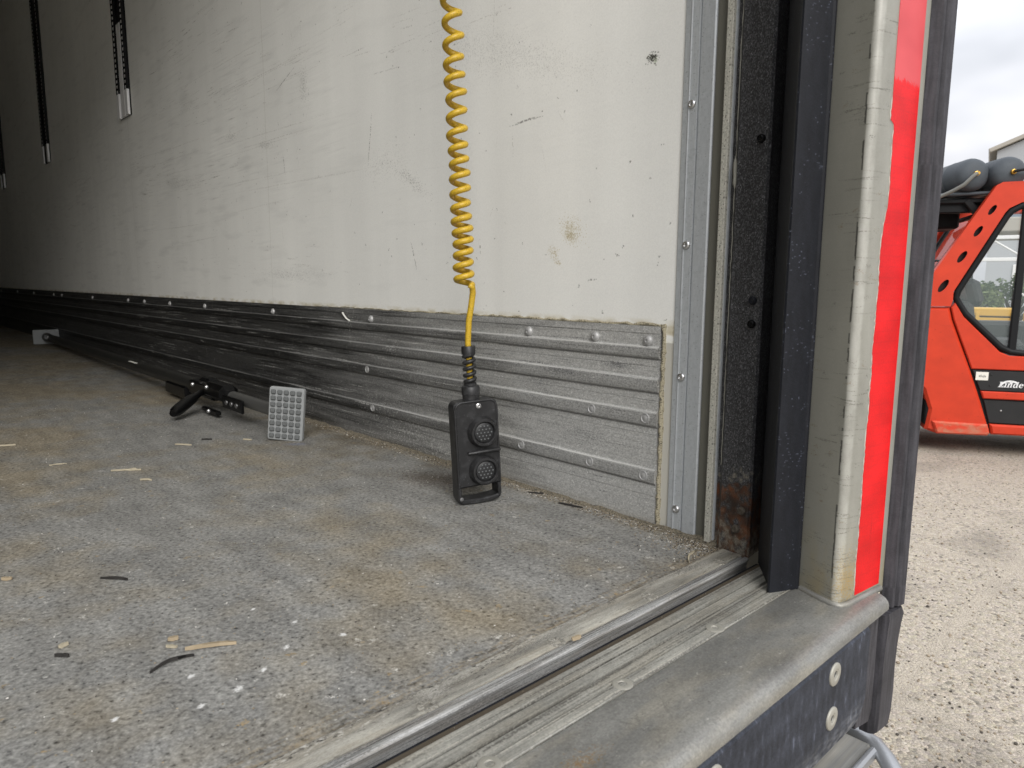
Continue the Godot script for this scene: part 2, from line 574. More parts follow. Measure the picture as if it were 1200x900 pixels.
	for k in 500:
		var p := Vector2(rng.randf_range(500, 2048), 2048.0 * rng.randf())
		var a := rng.randf_range(-0.5, 0.5) + (PI * 0.5 if rng.randf() < 0.5 else 0.0)
		stroke(fn_, p, p + Vector2.from_angle(a) * rng.randf_range(10, 90), Color(0.72, 0.69, 0.62) if rng.randf() < 0.7 else Color(0.2, 0.19, 0.17), rng.randf_range(0.06, 0.32), 1.0, 0.45, rng)
	# big flecks, brown stain by the pendant, blue paint by the pad
	for m in [[0.225, -0.605, 11], [0.255, -0.62, 8], [0.29, -0.645, 8], [0.19, -0.60, 9], [0.345, -0.63, 8], [0.13, -0.63, 8], [0.32, -0.69, 7], [0.20, -0.655, 8], [0.30, -0.75, 6]]:
		var p: Vector2 = fat.call(m[0], m[1])
		smudge(fn_, p.x, p.y, m[2] * 0.36, m[2] * 0.22, 0.7, Color(0.84, 0.84, 0.83), 1.0, m[2] * 12, rng)
	var sp_: Vector2 = fat.call(0.775, -1.04)
	smudge(fn_, sp_.x, sp_.y, 46, 80, 0.3, Color(0.20, 0.145, 0.09), 0.42, 15000, rng)
	sp_ = fat.call(0.709, -1.485)
	smudge(fn_, sp_.x, sp_.y, 26, 13, -0.7, Color(0.42, 0.45, 0.56), 0.7, 900, rng)
	# worn edge by the threshold
	for k in 900:
		var p: Vector2 = fat.call(0.87 - 1.4 * rng.randf(), -0.492 - 0.02 * pow(rng.randf(), 2.0))
		stroke(fn_, p, p + Vector2(rng.randf_range(-30, 30), rng.randf_range(-2, 3)), Color(0.58, 0.52, 0.42) if rng.randf() < 0.6 else Color(0.24, 0.22, 0.19), rng.randf_range(0.1, 0.5), 2.0, 0.3, rng)
	for k in 900:
		var p := Vector2(rng.randf() * 512.0, 2048.0 * rng.randf())
		dab(ff, int(p.x), int(p.y), Color(0.75, 0.68, 0.52), rng.randf() * 0.8)
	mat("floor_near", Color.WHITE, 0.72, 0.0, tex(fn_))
	relief(M.floor_near, tex(paint(2048, 2048, 1, func(y: int, r: PackedByteArray) -> PackedByteArray:
		for x in 2048:
			r[x] = b8(128.0 + 90.0 * fl_fine.get_noise_2d(x * 0.00121, y * 0.00121) + 40.0 * (hsh(x, y) - 0.5))
		return r)), 0.09)
	mat("floor_far", Color.WHITE, 0.75, 0.0, tex(ff))
	tri_mat("dirt", Color(0.72, 0.70, 0.66), 0.95, 0.0, 5.0, tex(paint(256, 256, 3, func(y: int, r: PackedByteArray) -> PackedByteArray:
		for x in 256:
			var g := 112.0 + 60.0 * hsh(x / 2, y / 2) - (60.0 if hsh(x / 2 + 9, y / 2) > 0.8 else 0.0)
			r[x * 3] = b8(g * 1.15); r[x * 3 + 1] = b8(g * 1.11); r[x * 3 + 2] = b8(g * 1.02)
		return r)), grain, 0.2)

	# kick plate: dull aluminium, level scuffs, ledges rubbed bright and painted as if lit
	var kp_a := noise(41, 1.0, 4)
	var kp_b := noise(42, 5.0, 4)
	var ledges := PackedFloat32Array()
	var feet := PackedFloat32Array()
	var kprof := kick_profile()
	var run := 0.0
	for i in kprof.size() - 1:
		if absf(kprof[i].y - 0.8612) < 0.00005:
			ledges.append(run)
		if absf(kprof[i].y - 0.8616) < 0.00005:
			feet.append(run + kprof[i].distance_to(kprof[i + 1]))
		run += kprof[i].distance_to(kprof[i + 1])
	var kick_fn := func(z0: float, len_: float, w: int, h: int) -> Image:
		return paint(w, h, 3, func(y: int, r: PackedByteArray) -> PackedByteArray:
			var P := 0.345 * (y + 0.5) / h
			var Y := 0.303 * (1.0 - (y + 0.5) / h)
			var bright := 0.0
			var shade := 0.0
			var rib := 0.0
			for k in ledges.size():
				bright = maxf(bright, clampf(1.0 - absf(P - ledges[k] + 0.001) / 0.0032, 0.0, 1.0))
				shade = maxf(shade, clampf(1.0 - absf(P - feet[k] - 0.0005) / 0.002, 0.0, 1.0))  # shadow line painted under each rib
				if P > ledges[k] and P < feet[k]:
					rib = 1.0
			for x in w:
				var Z := z0 + len_ * (x + 0.5) / w
				var s := kp_a.get_noise_2d(Z * 3.0, Y * 420.0)
				var wear := kp_b.get_noise_2d(Z * 0.5 + 30.0, Y * 9.0)
				var deep := clampf((Z - 0.85) / 1.0 + wear * 0.3, 0.0, 1.0)  # plate colour darkens with depth into the trailer
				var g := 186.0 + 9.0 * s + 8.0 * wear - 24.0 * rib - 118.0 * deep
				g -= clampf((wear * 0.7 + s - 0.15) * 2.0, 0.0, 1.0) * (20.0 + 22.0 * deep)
				g += (hsh(x, y) - 0.5) * 46.0 + (hsh(x / 2, y / 2 + 50) - 0.5) * 22.0
				if hsh(x / 2 + 31, y) > 0.985:
					g += 60.0 * hsh(x, y + 9)
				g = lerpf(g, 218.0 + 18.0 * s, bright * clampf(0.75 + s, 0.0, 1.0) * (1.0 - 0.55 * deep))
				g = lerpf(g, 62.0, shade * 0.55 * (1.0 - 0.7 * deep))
				var low := clampf(1.0 - Y / 0.022, 0.0, 1.0) * clampf(0.5 + wear, 0.0, 1.0) * 0.6
				var i := x * 3
				r[i] = b8(lerpf(g, 128.0, low))
				r[i + 1] = b8(lerpf(g, 118.0, low))
				r[i + 2] = b8(lerpf(g * 0.985, 98.0, low))
			return r)
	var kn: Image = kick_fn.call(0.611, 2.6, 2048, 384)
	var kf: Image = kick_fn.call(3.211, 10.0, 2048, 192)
	for k in 1100:
		var zz := rng.randf()
		var p := Vector2(zz * 2048.0, rng.randf() * 384.0)
		stroke(kn, p, p + Vector2(rng.randf_range(6, 110), rng.randf_range(-1.2, 1.2)), Color(0.16, 0.16, 0.17) if rng.randf() < 0.45 + 0.4 * zz else Color(0.88, 0.88, 0.87), rng.randf_range(0.08, 0.5), rng.randf_range(0.5, 1.6), 0.4, rng)
	for k in 260:
		var p := Vector2(rng.randf_range(250, 2048), rng.randf_range(30, 384))
		stroke(kn, p, p + Vector2(rng.randf_range(14, 130), rng.randf_range(-1.5, 1.5)), Color(0.86, 0.86, 0.84), rng.randf_range(0.25, 0.85), rng.randf_range(1.0, 2.6), 0.4, rng)
	for c in [[600, 280, 60, 50, 160], [520, 330, 90, 40, 240], [430, 350, 70, 30, 200], [700, 60, 20, 60, 60], [560, 110, 24, 20, 50], [900, 320, 120, 30, 120]]:
		for k in c[4]:
			var p := Vector2(c[0] + rng.randfn() * c[2] * 0.5, c[1] + rng.randfn() * c[3] * 0.5)
			smudge(kn, p.x, p.y, 1.6, 1.4, 0.0, Color(0.95, 0.95, 0.93), 0.95, 4, rng)
	for k in 150:
		var p := Vector2(rng.randf() * 2048.0, rng.randf() * 384.0)
		stroke(kn, p, p + Vector2(rng.randf_range(-10, 10), rng.randf_range(5, 40)), Color(0.9, 0.9, 0.89), rng.randf_range(0.2, 0.7), 0.8, 0.5, rng)
	for k in 3400:
		var p := Vector2(rng.randf() * 2048.0, 384.0 * rng.randf())
		dab(kn, int(p.x), int(p.y), Color(0.94, 0.94, 0.92), rng.randf_range(0.3, 0.95))
	for m in [[0.86, 0.19, 0.05, 0.012], [0.755, 0.117, 0.05, 0.012], [0.80, 0.215, 0.05, 0.006], [0.69, 0.235, 0.03, 0.006], [1.3, 0.2, 0.06, 0.01], [1.0, 0.12, 0.04, 0.006]]:
		smudge(kn, (m[0] - 0.611) / 2.6 * 2048.0, (1.0 - m[1] / 0.303) * 384.0, m[2] / 2.6 * 2048.0, m[3] / 0.303 * 384.0, 0.0, Color(0.2, 0.2, 0.21), 0.3, 800, rng)
	for k in 500:
		var p := Vector2(rng.randf() * 2048.0, rng.randf() * 192.0)
		stroke(kf, p, p + Vector2(rng.randf_range(3, 60), rng.randf_range(-1.0, 1.0)), Color(0.12, 0.12, 0.12) if rng.randf() < 0.6 else Color(0.85, 0.85, 0.84), rng.randf_range(0.15, 0.6), 1.0, 0.35, rng)
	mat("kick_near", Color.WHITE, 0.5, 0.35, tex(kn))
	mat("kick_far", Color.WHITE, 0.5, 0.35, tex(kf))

	# bare and dusty aluminium, tiled
	var al_img := paint(512, 512, 3, func(y: int, r: PackedByteArray) -> PackedByteArray:
		for x in 512:
			var g := 190.0 + 9.0 * hsh(x / 3 + 70, y / 9) + 10.0 * hsh(x, y) - 40.0 * maxf(hsh(x / 5, y / 4 + 300) - 0.8, 0.0)
			if hsh(x + 11, y + 5) > 0.993:
				g -= 70.0
			r[x * 3] = b8(g); r[x * 3 + 1] = b8(g); r[x * 3 + 2] = b8(g * 0.99)
		return r)
	tri_mat("aluminium", Color(0.90, 0.92, 0.94), 0.45, 0.25, 2.2, tex(al_img), grain, 0.012)
	tri_mat("bright_aluminium", Color(0.95, 0.95, 0.95), 0.4, 0.2, 3.0, null)
	tri_mat("rivet_metal", Color(0.66, 0.66, 0.655), 0.5, 0.35, 9.0, null, grain, 0.04)
	tri_mat("satin", Color(0.62, 0.63, 0.64), 0.38, 0.6, 5.0, null, grain, 0.03)
	tri_mat("steel", Color(0.60, 0.60, 0.60), 0.42, 0.9, 8.0, null, grain, 0.03)
	tri_mat("bright_steel", Color(0.82, 0.82, 0.82), 0.3, 0.95, 8.0, null)
	tri_mat("sealant", Color(0.76, 0.735, 0.66), 0.9, 0.0, 9.0, tex(paint(256, 256, 3, func(y: int, r: PackedByteArray) -> PackedByteArray:
		for x in 256:
			var g := 190.0 + 60.0 * hsh(x / 3, y / 3) - (110.0 if hsh(x / 4 + 77, y / 4) > 0.86 else 0.0)
			r[x * 3] = b8(g); r[x * 3 + 1] = b8(g * 0.985); r[x * 3 + 2] = b8(g * 0.94)
		return r)), grain, 0.15)

	tri_mat("rusty", Color(0.36, 0.33, 0.29), 0.85, 0.1, 9.0, null, grain, 0.2)
	tri_mat("chalk", Color(0.86, 0.86, 0.84), 0.8, 0.0, 6.0, tex(paint(256, 256, 3, func(y: int, r: PackedByteArray) -> PackedByteArray:
		for x in 256:
			var g := 225.0 - 40.0 * hsh(x / 2, y / 2) - (90.0 if hsh(x / 2 + 17, y / 2 + 40) > 0.95 else 0.0)
			r[x * 3] = b8(g); r[x * 3 + 1] = b8(g * 0.99); r[x * 3 + 2] = b8(g * 0.95)
		return r)), grain, 0.06)
	tri_mat("olive", Color(0.36, 0.355, 0.32), 0.7, 0.0, 3.0, null, grain, 0.03)
	# threshold and sill: laid out along the sill, 2 m in 2048
	var si_a := noise(51, 1.0, 4)
	var si_b := noise(52, 6.0, 5)
	var lay := func(base: Color, streak: float, blotch: float, dirtc: Color, dirt_amt: float, sd: float) -> Image:
		return paint(2048, 128, 3, func(y: int, r: PackedByteArray) -> PackedByteArray:
			var Yv := y * 0.001
			for x in 2048:
				var X := x * 0.00121
				var s := si_a.get_noise_2d(X * 5.0 + sd, y * 0.55)
				var bl := si_b.get_noise_2d(X + sd, Yv * 2.5)
				var g := 1.0 + streak * s + blotch * bl + (hsh(x, y) - 0.5) * 0.16 + (hsh(x / 2 + 9, y / 2) - 0.5) * 0.10
				var d := clampf((si_b.get_noise_2d(X * 1.3 + 50.0 + sd, Yv * 4.0) + 0.1) * 2.2, 0.0, 1.0) * dirt_amt
				r[x * 3] = b8(255.0 * lerpf(base.r * g, dirtc.r * g, d))
				r[x * 3 + 1] = b8(255.0 * lerpf(base.g * g, dirtc.g * g, d))
				r[x * 3 + 2] = b8(255.0 * lerpf(base.b * g, dirtc.b * g, d))
			return r)
	var tan_ := Color(0.52, 0.49, 0.43)
	var th1: Image = lay.call(Color(0.585, 0.575, 0.54), 0.2, 0.4, tan_, 0.4, 1.0)
	for k in 40:
		var p := Vector2(rng.randf_range(400, 2048), rng.randf_range(10, 100))
		smudge(th1, p.x, p.y, rng.randf_range(14, 60), rng.randf_range(6, 24), 0.0, Color(0.17, 0.16, 0.15) if k % 2 else Color(0.74, 0.73, 0.70), 0.6, 1000, rng)
	for k in 700:
		var p := Vector2(rng.randf() * 2048.0, rng.randf() * 128.0)
		stroke(th1, p, p + Vector2(rng.randf_range(-16, 16), rng.randf_range(-10, 10)), Color(0.20, 0.18, 0.16) if rng.randf() < 0.5 else Color(0.76, 0.74, 0.69), rng.randf_range(0.15, 0.6), rng.randf_range(1, 4), 0.3, rng)
	for c in 46:
		var pc := Vector2(rng.randf_range(300, 2048), rng.randf_range(15, 70))
		var dk := c % 3 != 0
		for k in rng.randi_range(14, 46):
			var p := pc + Vector2(rng.randfn() * 26.0, rng.randfn() * 12.0)
			stroke(th1, p, p + Vector2(rng.randf_range(-6, 6), rng.randf_range(-9, 9)), (Color(0.15, 0.14, 0.13) if dk else Color(0.80, 0.79, 0.76)), rng.randf_range(0.3, 0.85), rng.randf_range(1.5, 4.0), 0.25, rng)
	mat("threshold_worn", Color.WHITE, 0.68, 0.1, tex(th1))
	relief(M.threshold_worn, grain, 0.05)
	var th2: Image = lay.call(Color(0.62, 0.62, 0.61), 0.5, 0.25, Color(0.45, 0.42, 0.38), 0.35, 2.0)
	for k in 420:
		var p := Vector2(rng.randf() * 2048.0, rng.randf() * 128.0)
		stroke(th2, p, p + Vector2(rng.randf_range(20, 260), rng.randf_range(-1, 1)), Color(0.22, 0.22, 0.23) if rng.randf() < 0.5 else Color(0.82, 0.82, 0.82), rng.randf_range(0.2, 0.6), 1.4, 0.25, rng)
	mat("threshold_ridge", Color.WHITE, 0.5, 0.4, tex(th2))
	var th3: Image = lay.call(Color(0.565, 0.56, 0.53), 0.18, 0.16, tan_, 0.3, 3.0)
	for k in 260:
		var p := Vector2(rng.randf() * 2048.0, rng.randf() * 128.0)
		stroke(th3, p, p + Vector2(rng.randf_range(20, 300), rng.randf_range(-1, 1)), Color(0.27, 0.26, 0.24) if rng.randf() < 0.65 else Color(0.78, 0.76, 0.71), rng.randf_range(0.2, 0.7), 1.8, 0.25, rng)
	mat("threshold_grooved", Color.WHITE, 0.6, 0.25, tex(th3))
	var th4: Image = lay.call(Color(0.475, 0.473, 0.455), 0.06, 0.22, Color(0.56, 0.53, 0.46), 0.3, 4.0)
	for k in 240:
		var p := Vector2(rng.randf() * 2048.0, rng.randf() * 70.0)
		stroke(th4, p, p + Vector2(rng.randf_range(-24, 24), rng.randf_range(3, 26)), Color(0.30, 0.29, 0.27), rng.randf_range(0.08, 0.35), 1.2, 0.35, rng)
	smudge(th4, 1640, 60, 22, 12, 0.0, Color(0.52, 0.36, 0.18), 0.5, 500, rng)
	for k in 700:
		var p := Vector2(rng.randf() * 2048.0, rng.randf() * 100.0)
		smudge(th4, p.x, p.y, rng.randf_range(1, 4), rng.randf_range(1, 3), 0.0, Color(0.26, 0.25, 0.23) if rng.randf() < 0.6 else Color(0.78, 0.77, 0.73), 0.5, rng.randi_range(2, 9), rng)
	mat("sill_paint", Color.WHITE, 0.45, 0.2, tex(th4))
	tri_mat("packed_dirt", Color(0.36, 0.32, 0.26), 0.95, 0.0, 7.0, null, grain, 0.3)

	# black rubber with pale dust
	var ru_n := noise(61, 0.02, 4)
	var ru := paint(1024, 1024, 3, func(y: int, r: PackedByteArray) -> PackedByteArray:
		for x in 1024:
			var g := 27.0 + 8.0 * ru_n.get_noise_2d(x * 2.0, y * 0.4) + 22.0 * hsh(x, y) * hsh(x + 5, y + 3)
			if hsh(x / 3 + 17, y / 3 + 40) > 0.976 and ru_n.get_noise_2d(x * 0.7 + 500, y * 0.35) > 0.05:
				g += 100.0 * hsh(x, y + 71)
			r[x * 3] = b8(g * 0.97); r[x * 3 + 1] = b8(g * 0.98); r[x * 3 + 2] = b8(g * 1.06)
		return r)
	tri_mat("rubber", Color(0.92, 0.95, 1.0), 0.52, 0.0, 2.0, tex(ru), grain, 0.015)
	var we := paint(512, 512, 3, func(y: int, r: PackedByteArray) -> PackedByteArray:
		for x in 512:
			var g := 60.0 + 26.0 * ru_n.get_noise_2d(x * 8.0, y * 0.5) + 10.0 * ru_n.get_noise_2d(x * 1.2 + 300.0, y * 1.2) + 12.0 * hsh(x, y)
			r[x * 3] = b8(g); r[x * 3 + 1] = b8(g * 0.985); r[x * 3 + 2] = b8(g * 1.03)
		return r)
	tri_mat("worn_rubber", Color(0.94, 0.94, 0.95), 0.6, 0.0, 2.0, tex(we), grain, 0.03)
	var pi_q := noise(63, 0.03, 4)
	tri_mat("black_plastic", Color(1, 1, 1), 0.45, 0.0, 3.0, tex(paint(512, 512, 3, func(y: int, r: PackedByteArray) -> PackedByteArray:
		for x in 512:
			var g := 26.0 + 12.0 * hsh(x, y) + 20.0 * clampf(pi_q.get_noise_2d(x, y) * 2.0, 0.0, 1.0) + (55.0 * hsh(x, y + 3) if hsh(x / 2, y / 3 + 60) > 0.988 else 0.0)
			r[x * 3] = b8(g); r[x * 3 + 1] = b8(g); r[x * 3 + 2] = b8(g * 1.02)
		return r)), grain, 0.01)
	tri_mat("grey_plastic", Color(0.15, 0.152, 0.155), 0.5, 0.0, 8.0, null, grain, 0.01)
	tri_mat("pad_rubber", Color(0.56, 0.57, 0.57), 0.7, 0.0, 8.0, null, grain, 0.05)
	tri_mat("pad_stud", Color(0.37, 0.38, 0.38), 0.7, 0.0, 8.0, null, grain, 0.05)
	tri_mat("bar_steel", Color(0.20, 0.20, 0.19), 0.45, 0.5, 6.0, null, grain, 0.02)
	tri_mat("bar_inner", Color(0.42, 0.42, 0.41), 0.42, 0.6, 6.0, null, grain, 0.02)
	tri_mat("black_metal", Color(0.055, 0.055, 0.058), 0.38, 0.3, 6.0, null, grain, 0.01)

	# black guide channel, rusted at its foot (0 to 1.1 m)
	var ch_n := noise(71, 12.0, 5)
	var ch := paint(512, 2048, 3, func(y: int, r: PackedByteArray) -> PackedByteArray:
		var Y := 1.1 * (y + 0.5) / 2048.0
		for x in 512:
			var X := x * 0.0005
			var gr := hsh(x / 3, y / 3)
			var g := 38.0 + 46.0 * gr * gr + 12.0 * hsh(x, y) + 10.0 * ch_n.get_noise_2d(X * 0.6, Y * 0.3)
			if hsh(x / 3, y / 3 + 800) > 0.93:
				g += 55.0 * hsh(x, y + 3)
			var edge := ch_n.get_noise_2d(X * 1.2, Y * 1.2) * 0.03
			var e2 := ch_n.get_noise_2d(X * 5.0 + 9.0, Y * 5.0) * 0.012
			var rust := clampf((0.094 + edge + e2 - Y) / 0.012, 0.0, 1.0) * clampf(0.75 + ch_n.get_noise_2d(X * 4.0, Y * 4.0 + 20.0) * 1.6, 0.0, 1.0)
			var dust := clampf(1.0 - absf(Y - 0.106 - edge - e2) / 0.011, 0.0, 1.0) * clampf(0.35 + ch_n.get_noise_2d(X * 5.0, Y * 5.0 + 7.0) * 2.2, 0.0, 1.0)
			dust = maxf(dust, clampf((0.050 + edge + e2 * 2.0 - Y) / 0.03, 0.0, 1.0) * clampf(0.6 + ch_n.get_noise_2d(X * 6.0, Y * 6.0) * 1.2, 0.0, 0.85))
			var k := clampf(0.5 + ch_n.get_noise_2d(X * 2.5 + 3.0, Y * 2.5), 0.0, 1.0)
			var rr := lerpf(50.0, 104.0, k)
			var rg := lerpf(40.0, 62.0, k)
			var rb := lerpf(34.0, 38.0, k)
			var j := x * 3
			var sp := hsh(x, y) * 26.0 - 13.0
			r[j] = b8(lerpf(lerpf(g, rr + sp, rust), 118.0 + sp * 3.0, dust))
			r[j + 1] = b8(lerpf(lerpf(g, rg + sp, rust), 113.0 + sp * 3.0, dust))
			r[j + 2] = b8(lerpf(lerpf(g * 1.02, rb + sp, rust), 102.0 + sp * 3.0, dust))
		return r)
	ch.rotate_90(CLOCKWISE)
	ch.flip_x()
	mat("channel", Color.WHITE, 0.55, 0.0, tex(ch))
	relief(M.channel, grain, 0.02)

	# grey pillar paint: level scratches and rust specks; u = up the pillar (0 to 1.1 m), v = round it
	var pi_n := noise(81, 8.0, 4)
	var pil := paint(2048, 256, 3, func(y: int, r: PackedByteArray) -> PackedByteArray:
		for x in 2048:
			var U := x * 0.00054
			var V := y * 0.00075
			var g := 1.0 + 0.07 * pi_n.get_noise_2d(U * 0.5, V * 1.5) + (hsh(x, y) - 0.5) * 0.05
			g += 0.01 * (1.0 if hsh(9, x / 3) > 0.7 else 0.0) * hsh(y / 20, x / 3)
			var wav := 0.9 * pi_n.get_noise_2d(U * 2.5, 4.0) + 0.6 * pi_n.get_noise_2d(U * 9.0, 40.0)
			var worn := clampf((y - 63.5 - wav) / 2.0, 0.0, 1.0) * clampf(0.85 + 0.5 * pi_n.get_noise_2d(U * 3.0, V * 6.0), 0.0, 1.0) * clampf(1.0 - (y - 79.0 - 2.0 * wav) / 7.0, 0.35, 1.0)
			if absf(y - 63.0 - wav) < 1.2 and pi_n.get_noise_2d(U * 2.0, 9.0) > 0.05:
				g *= 0.55
			var low := clampf((0.1 - U) / 0.1, 0.0, 1.0) * clampf(0.4 + pi_n.get_noise_2d(U * 1.5, V * 3.0), 0.0, 1.0)
			r[x * 3] = b8((130.0 + 36.0 * worn) * g + 6.0 * low); r[x * 3 + 1] = b8((129.0 + 36.0 * worn) * g - 4.0 * low); r[x * 3 + 2] = b8((120.0 + 37.0 * worn) * g - 22.0 * low)
		return r)
	for k in 170:
		var p := Vector2(2048.0 * pow(rng.randf(), 1.5), rng.randf() * 80.0)
		stroke(pil, p, p + Vector2(rng.randf_range(-6, 6), rng.randf_range(10, 60)), Color(0.28, 0.27, 0.24), rng.randf_range(0.1, 0.5), 1.3, 0.35, rng)
	for k in 110:
		var p := Vector2(1500.0 * pow(rng.randf(), 1.4), rng.randf() * 150.0)
		smudge(pil, p.x, p.y, rng.randf_range(2, 8), rng.randf_range(3, 12), 0.0, Color(0.36, 0.26, 0.14) if rng.randf() < 0.5 else Color(0.2, 0.19, 0.17), 0.6, rng.randi_range(8, 34), rng)
	smudge(pil, 48, 92, 62, 26, 0.0, Color(0.66, 0.50, 0.20), 0.55, 3600, rng)
	mat("pillar_paint", Color.WHITE, 0.42, 0.1, tex(pil))
	M.pillar_paint.uv1_scale = Vector3(1, 1, 1)
	mat("pillar_plain", Color(0.52, 0.515, 0.48), 0.42, 0.1)

	# reflective tape: u across, v up 0 to 1.1 m; faded where its top film has gone
	var tp_n := noise(91, 30.0, 3)
	var tp := paint(256, 2048, 3, func(y: int, r: PackedByteArray) -> PackedByteArray:
		var Y := 1.1 * (1.0 - (y + 0.5) / 2048.0)
		for x in 256:
			var X := x * 0.00024
			var hx := x * 0.30
			var hy := y * 0.235
			var row := int(floor(hy / 5.2))
			var cellx := fmod(hx + (3.0 if row % 2 == 0 else 0.0), 6.0)
			var celly := fmod(hy, 5.2)
			var line := 1.0 if cellx < 0.8 or celly < 0.75 else 0.0
			var top := Y > 0.582 + 0.006 * tp_n.get_noise_2d(X * 14.0, 3.0)
			var film_mottle := tp_n.get_noise_2d(X * 0.3, Y * 0.6)  # random tone over the film
			var j := x * 3
			if top:
				r[j] = b8(200.0 + 10.0 * film_mottle); r[j + 1] = b8(76.0 + 8.0 * film_mottle); r[j + 2] = b8(80.0 + 8.0 * film_mottle)
			else:
				var sp := (hsh(x / 2, y / 2) - 0.5) * 22.0
				r[j] = b8(206.0 - 6.0 * line + 22.0 * film_mottle + sp)
				r[j + 1] = b8(8.0 + 5.0 * line + 8.0 * film_mottle + sp * 0.4)
				r[j + 2] = b8(16.0 + 4.0 * line + 8.0 * film_mottle + sp * 0.4)
		return r)
	for k in 60:
		var p := Vector2(rng.randf() * 256.0, rng.randf() * 2048.0)
		stroke(tp, p, p + Vector2(rng.randf_range(-4, 4), rng.randf_range(6, 40)), Color(0.5, 0.06, 0.06), rng.randf_range(0.1, 0.4), 1.4, 0.4, rng)
	smudge(tp, 120, 2048.0 * (1.0 - 0.083 / 1.1), 6, 26, 0.0, Color(0.35, 0.03, 0.03), 0.8, 170, rng)
	mat("tape", Color.WHITE, 0.42, 0.0, tex(tp))
	mat("tape_backing", Color(0.72, 0.71, 0.67), 0.75)

	# bumper rubber: blue-black, rubbed in upright streaks (2 m in 2048)
	var bu_n := noise(101, 1.0, 4)
	var bu := paint(2048, 160, 3, func(y: int, r: PackedByteArray) -> PackedByteArray:
		for x in 2048:
			var s := bu_n.get_noise_2d(x * 0.11, y * 0.02)
			var bl := bu_n.get_noise_2d(x * 0.008 + 90.0, y * 0.02)
			var g := 54.0 + 13.0 * s + 9.0 * bl + 16.0 * (hsh(x, y) - 0.5)
			if s > 0.42:
				g += (s - 0.42) * 120.0
			var low := clampf((y - 112.0) / 45.0, 0.0, 1.0) * clampf(0.55 + bu_n.get_noise_2d(x * 0.05, y * 0.1 + 40.0), 0.0, 1.0)
			r[x * 3] = b8(g * 0.95 + 60.0 * low); r[x * 3 + 1] = b8(g * 1.0 + 58.0 * low); r[x * 3 + 2] = b8(g * 1.13 + 52.0 * low)
		return r)
	mat("bumper", Color.WHITE, 0.6, 0.0, tex(bu))
	relief(M.bumper, grain, 0.02)
	tri_mat("washer_steel", Color(0.66, 0.65, 0.61), 0.55, 0.5, 9.0, null, grain, 0.05)

	# yellow cord jacket
	tri_mat("cord_yellow", Color(0.86, 0.725, 0.21), 0.42, 0.0, 14.0, tex(paint(256, 256, 3, func(y: int, r: PackedByteArray) -> PackedByteArray:
		for x in 256:
			var g := 240.0 - 26.0 * hsh(x / 5, y / 5) - (120.0 if hsh(x / 3 + 7, y / 3 + 90) > 0.965 else 0.0)
			r[x * 3] = b8(g); r[x * 3 + 1] = b8(g * 0.98); r[x * 3 + 2] = b8(g * 0.95)
		return r)))

	# yard: pale worn asphalt, stone chips and dark joints between them
	var cell := noise(111, 0.085, 1, FastNoiseLite.TYPE_CELLULAR)
	cell.cellular_return_type = FastNoiseLite.RETURN_DISTANCE2_DIV
	cell.cellular_jitter = 1.0
	var cval := noise(111, 0.085, 1, FastNoiseLite.TYPE_CELLULAR)
	cval.cellular_return_type = FastNoiseLite.RETURN_CELL_VALUE
	cval.cellular_jitter = 1.0
	var ci: Image = cell.get_seamless_image(1536, 1536, false, false, 0.06)
	var cv: Image = cval.get_seamless_image(1536, 1536, false, false, 0.06)
	ci.convert(Image.FORMAT_L8)
	cv.convert(Image.FORMAT_L8)
	var cd := ci.get_data()
	var vd := cv.get_data()
	var gimg := paint(1536, 1536, 3, func(y: int, r: PackedByteArray) -> PackedByteArray:
		for x in 1536:
			var k := y * 1536 + x
			var d := cd[k] / 255.0
			var v := vd[k] / 255.0
			var stone := clampf((1.0 - d) * 2.4, 0.0, 1.0)
			var t := hsh(int(v * 255.0), 5)
			var g := 146.0 + 30.0 * (t - 0.35) + 14.0 * stone + (hsh(x, y) - 0.5) * 34.0 + (hsh(x / 3, y / 3) - 0.5) * 30.0
			if hsh(int(v * 255.0), 77) > 0.92:
				g *= 0.74
			r[x * 3] = b8(g * 1.0); r[x * 3 + 1] = b8(g * (0.975 - 0.02 * hsh(int(v * 255.0), 3))); r[x * 3 + 2] = b8(g * (0.915 - 0.05 * hsh(int(v * 255.0), 9)))
		return r)
	var gh := paint(1536, 1536, 1, func(y: int, r: PackedByteArray) -> PackedByteArray:
		for x in 1536:
			r[x] = b8(255.0 - cd[y * 1536 + x] + 20.0 * hsh(x, y))
		return r)
	tri_mat("yard", Color(0.98, 0.96, 0.94), 0.9, 0.0, 0.55, tex(gimg), tex(gh), 0.35)
	var big := noise(113, 0.012, 4)
	var stain_img := Image.create(512, 512, false, Image.FORMAT_RGBA8)
	for y in 512:
		for x in 512:
			var v := big.get_noise_2d(x, y)
			stain_img.set_pixel(x, y, Color(0.33, 0.31, 0.29, clampf((v - 0.05) * 1.2, 0.0, 0.45)))
	M.yard.detail_enabled = true
	M.yard.detail_blend_mode = BaseMaterial3D.BLEND_MODE_MIX
	M.yard.detail_uv_layer = BaseMaterial3D.DETAIL_UV_2
	M.yard.detail_albedo = tex(stain_img)
	tri_mat("pebble", Color(0.74, 0.70, 0.64), 0.85, 0.0, 9.0, null, grain, 0.1)
	M.pebble.vertex_color_use_as_albedo = true

	# forklift
	var fp_n := noise(121, 0.012, 4)
	var fp := paint(512, 512, 3, func(y: int, r: PackedByteArray) -> PackedByteArray:
		for x in 512:
			var g := 232.0 + 20.0 * fp_n.get_noise_2d(x, y) + 8.0 * hsh(x, y)
			if hsh(x / 2 + 4, y / 3) > 0.9985:
				g -= 90.0
			r[x * 3] = b8(g); r[x * 3 + 1] = b8(g * 0.985); r[x * 3 + 2] = b8(g * 0.97)
		return r)
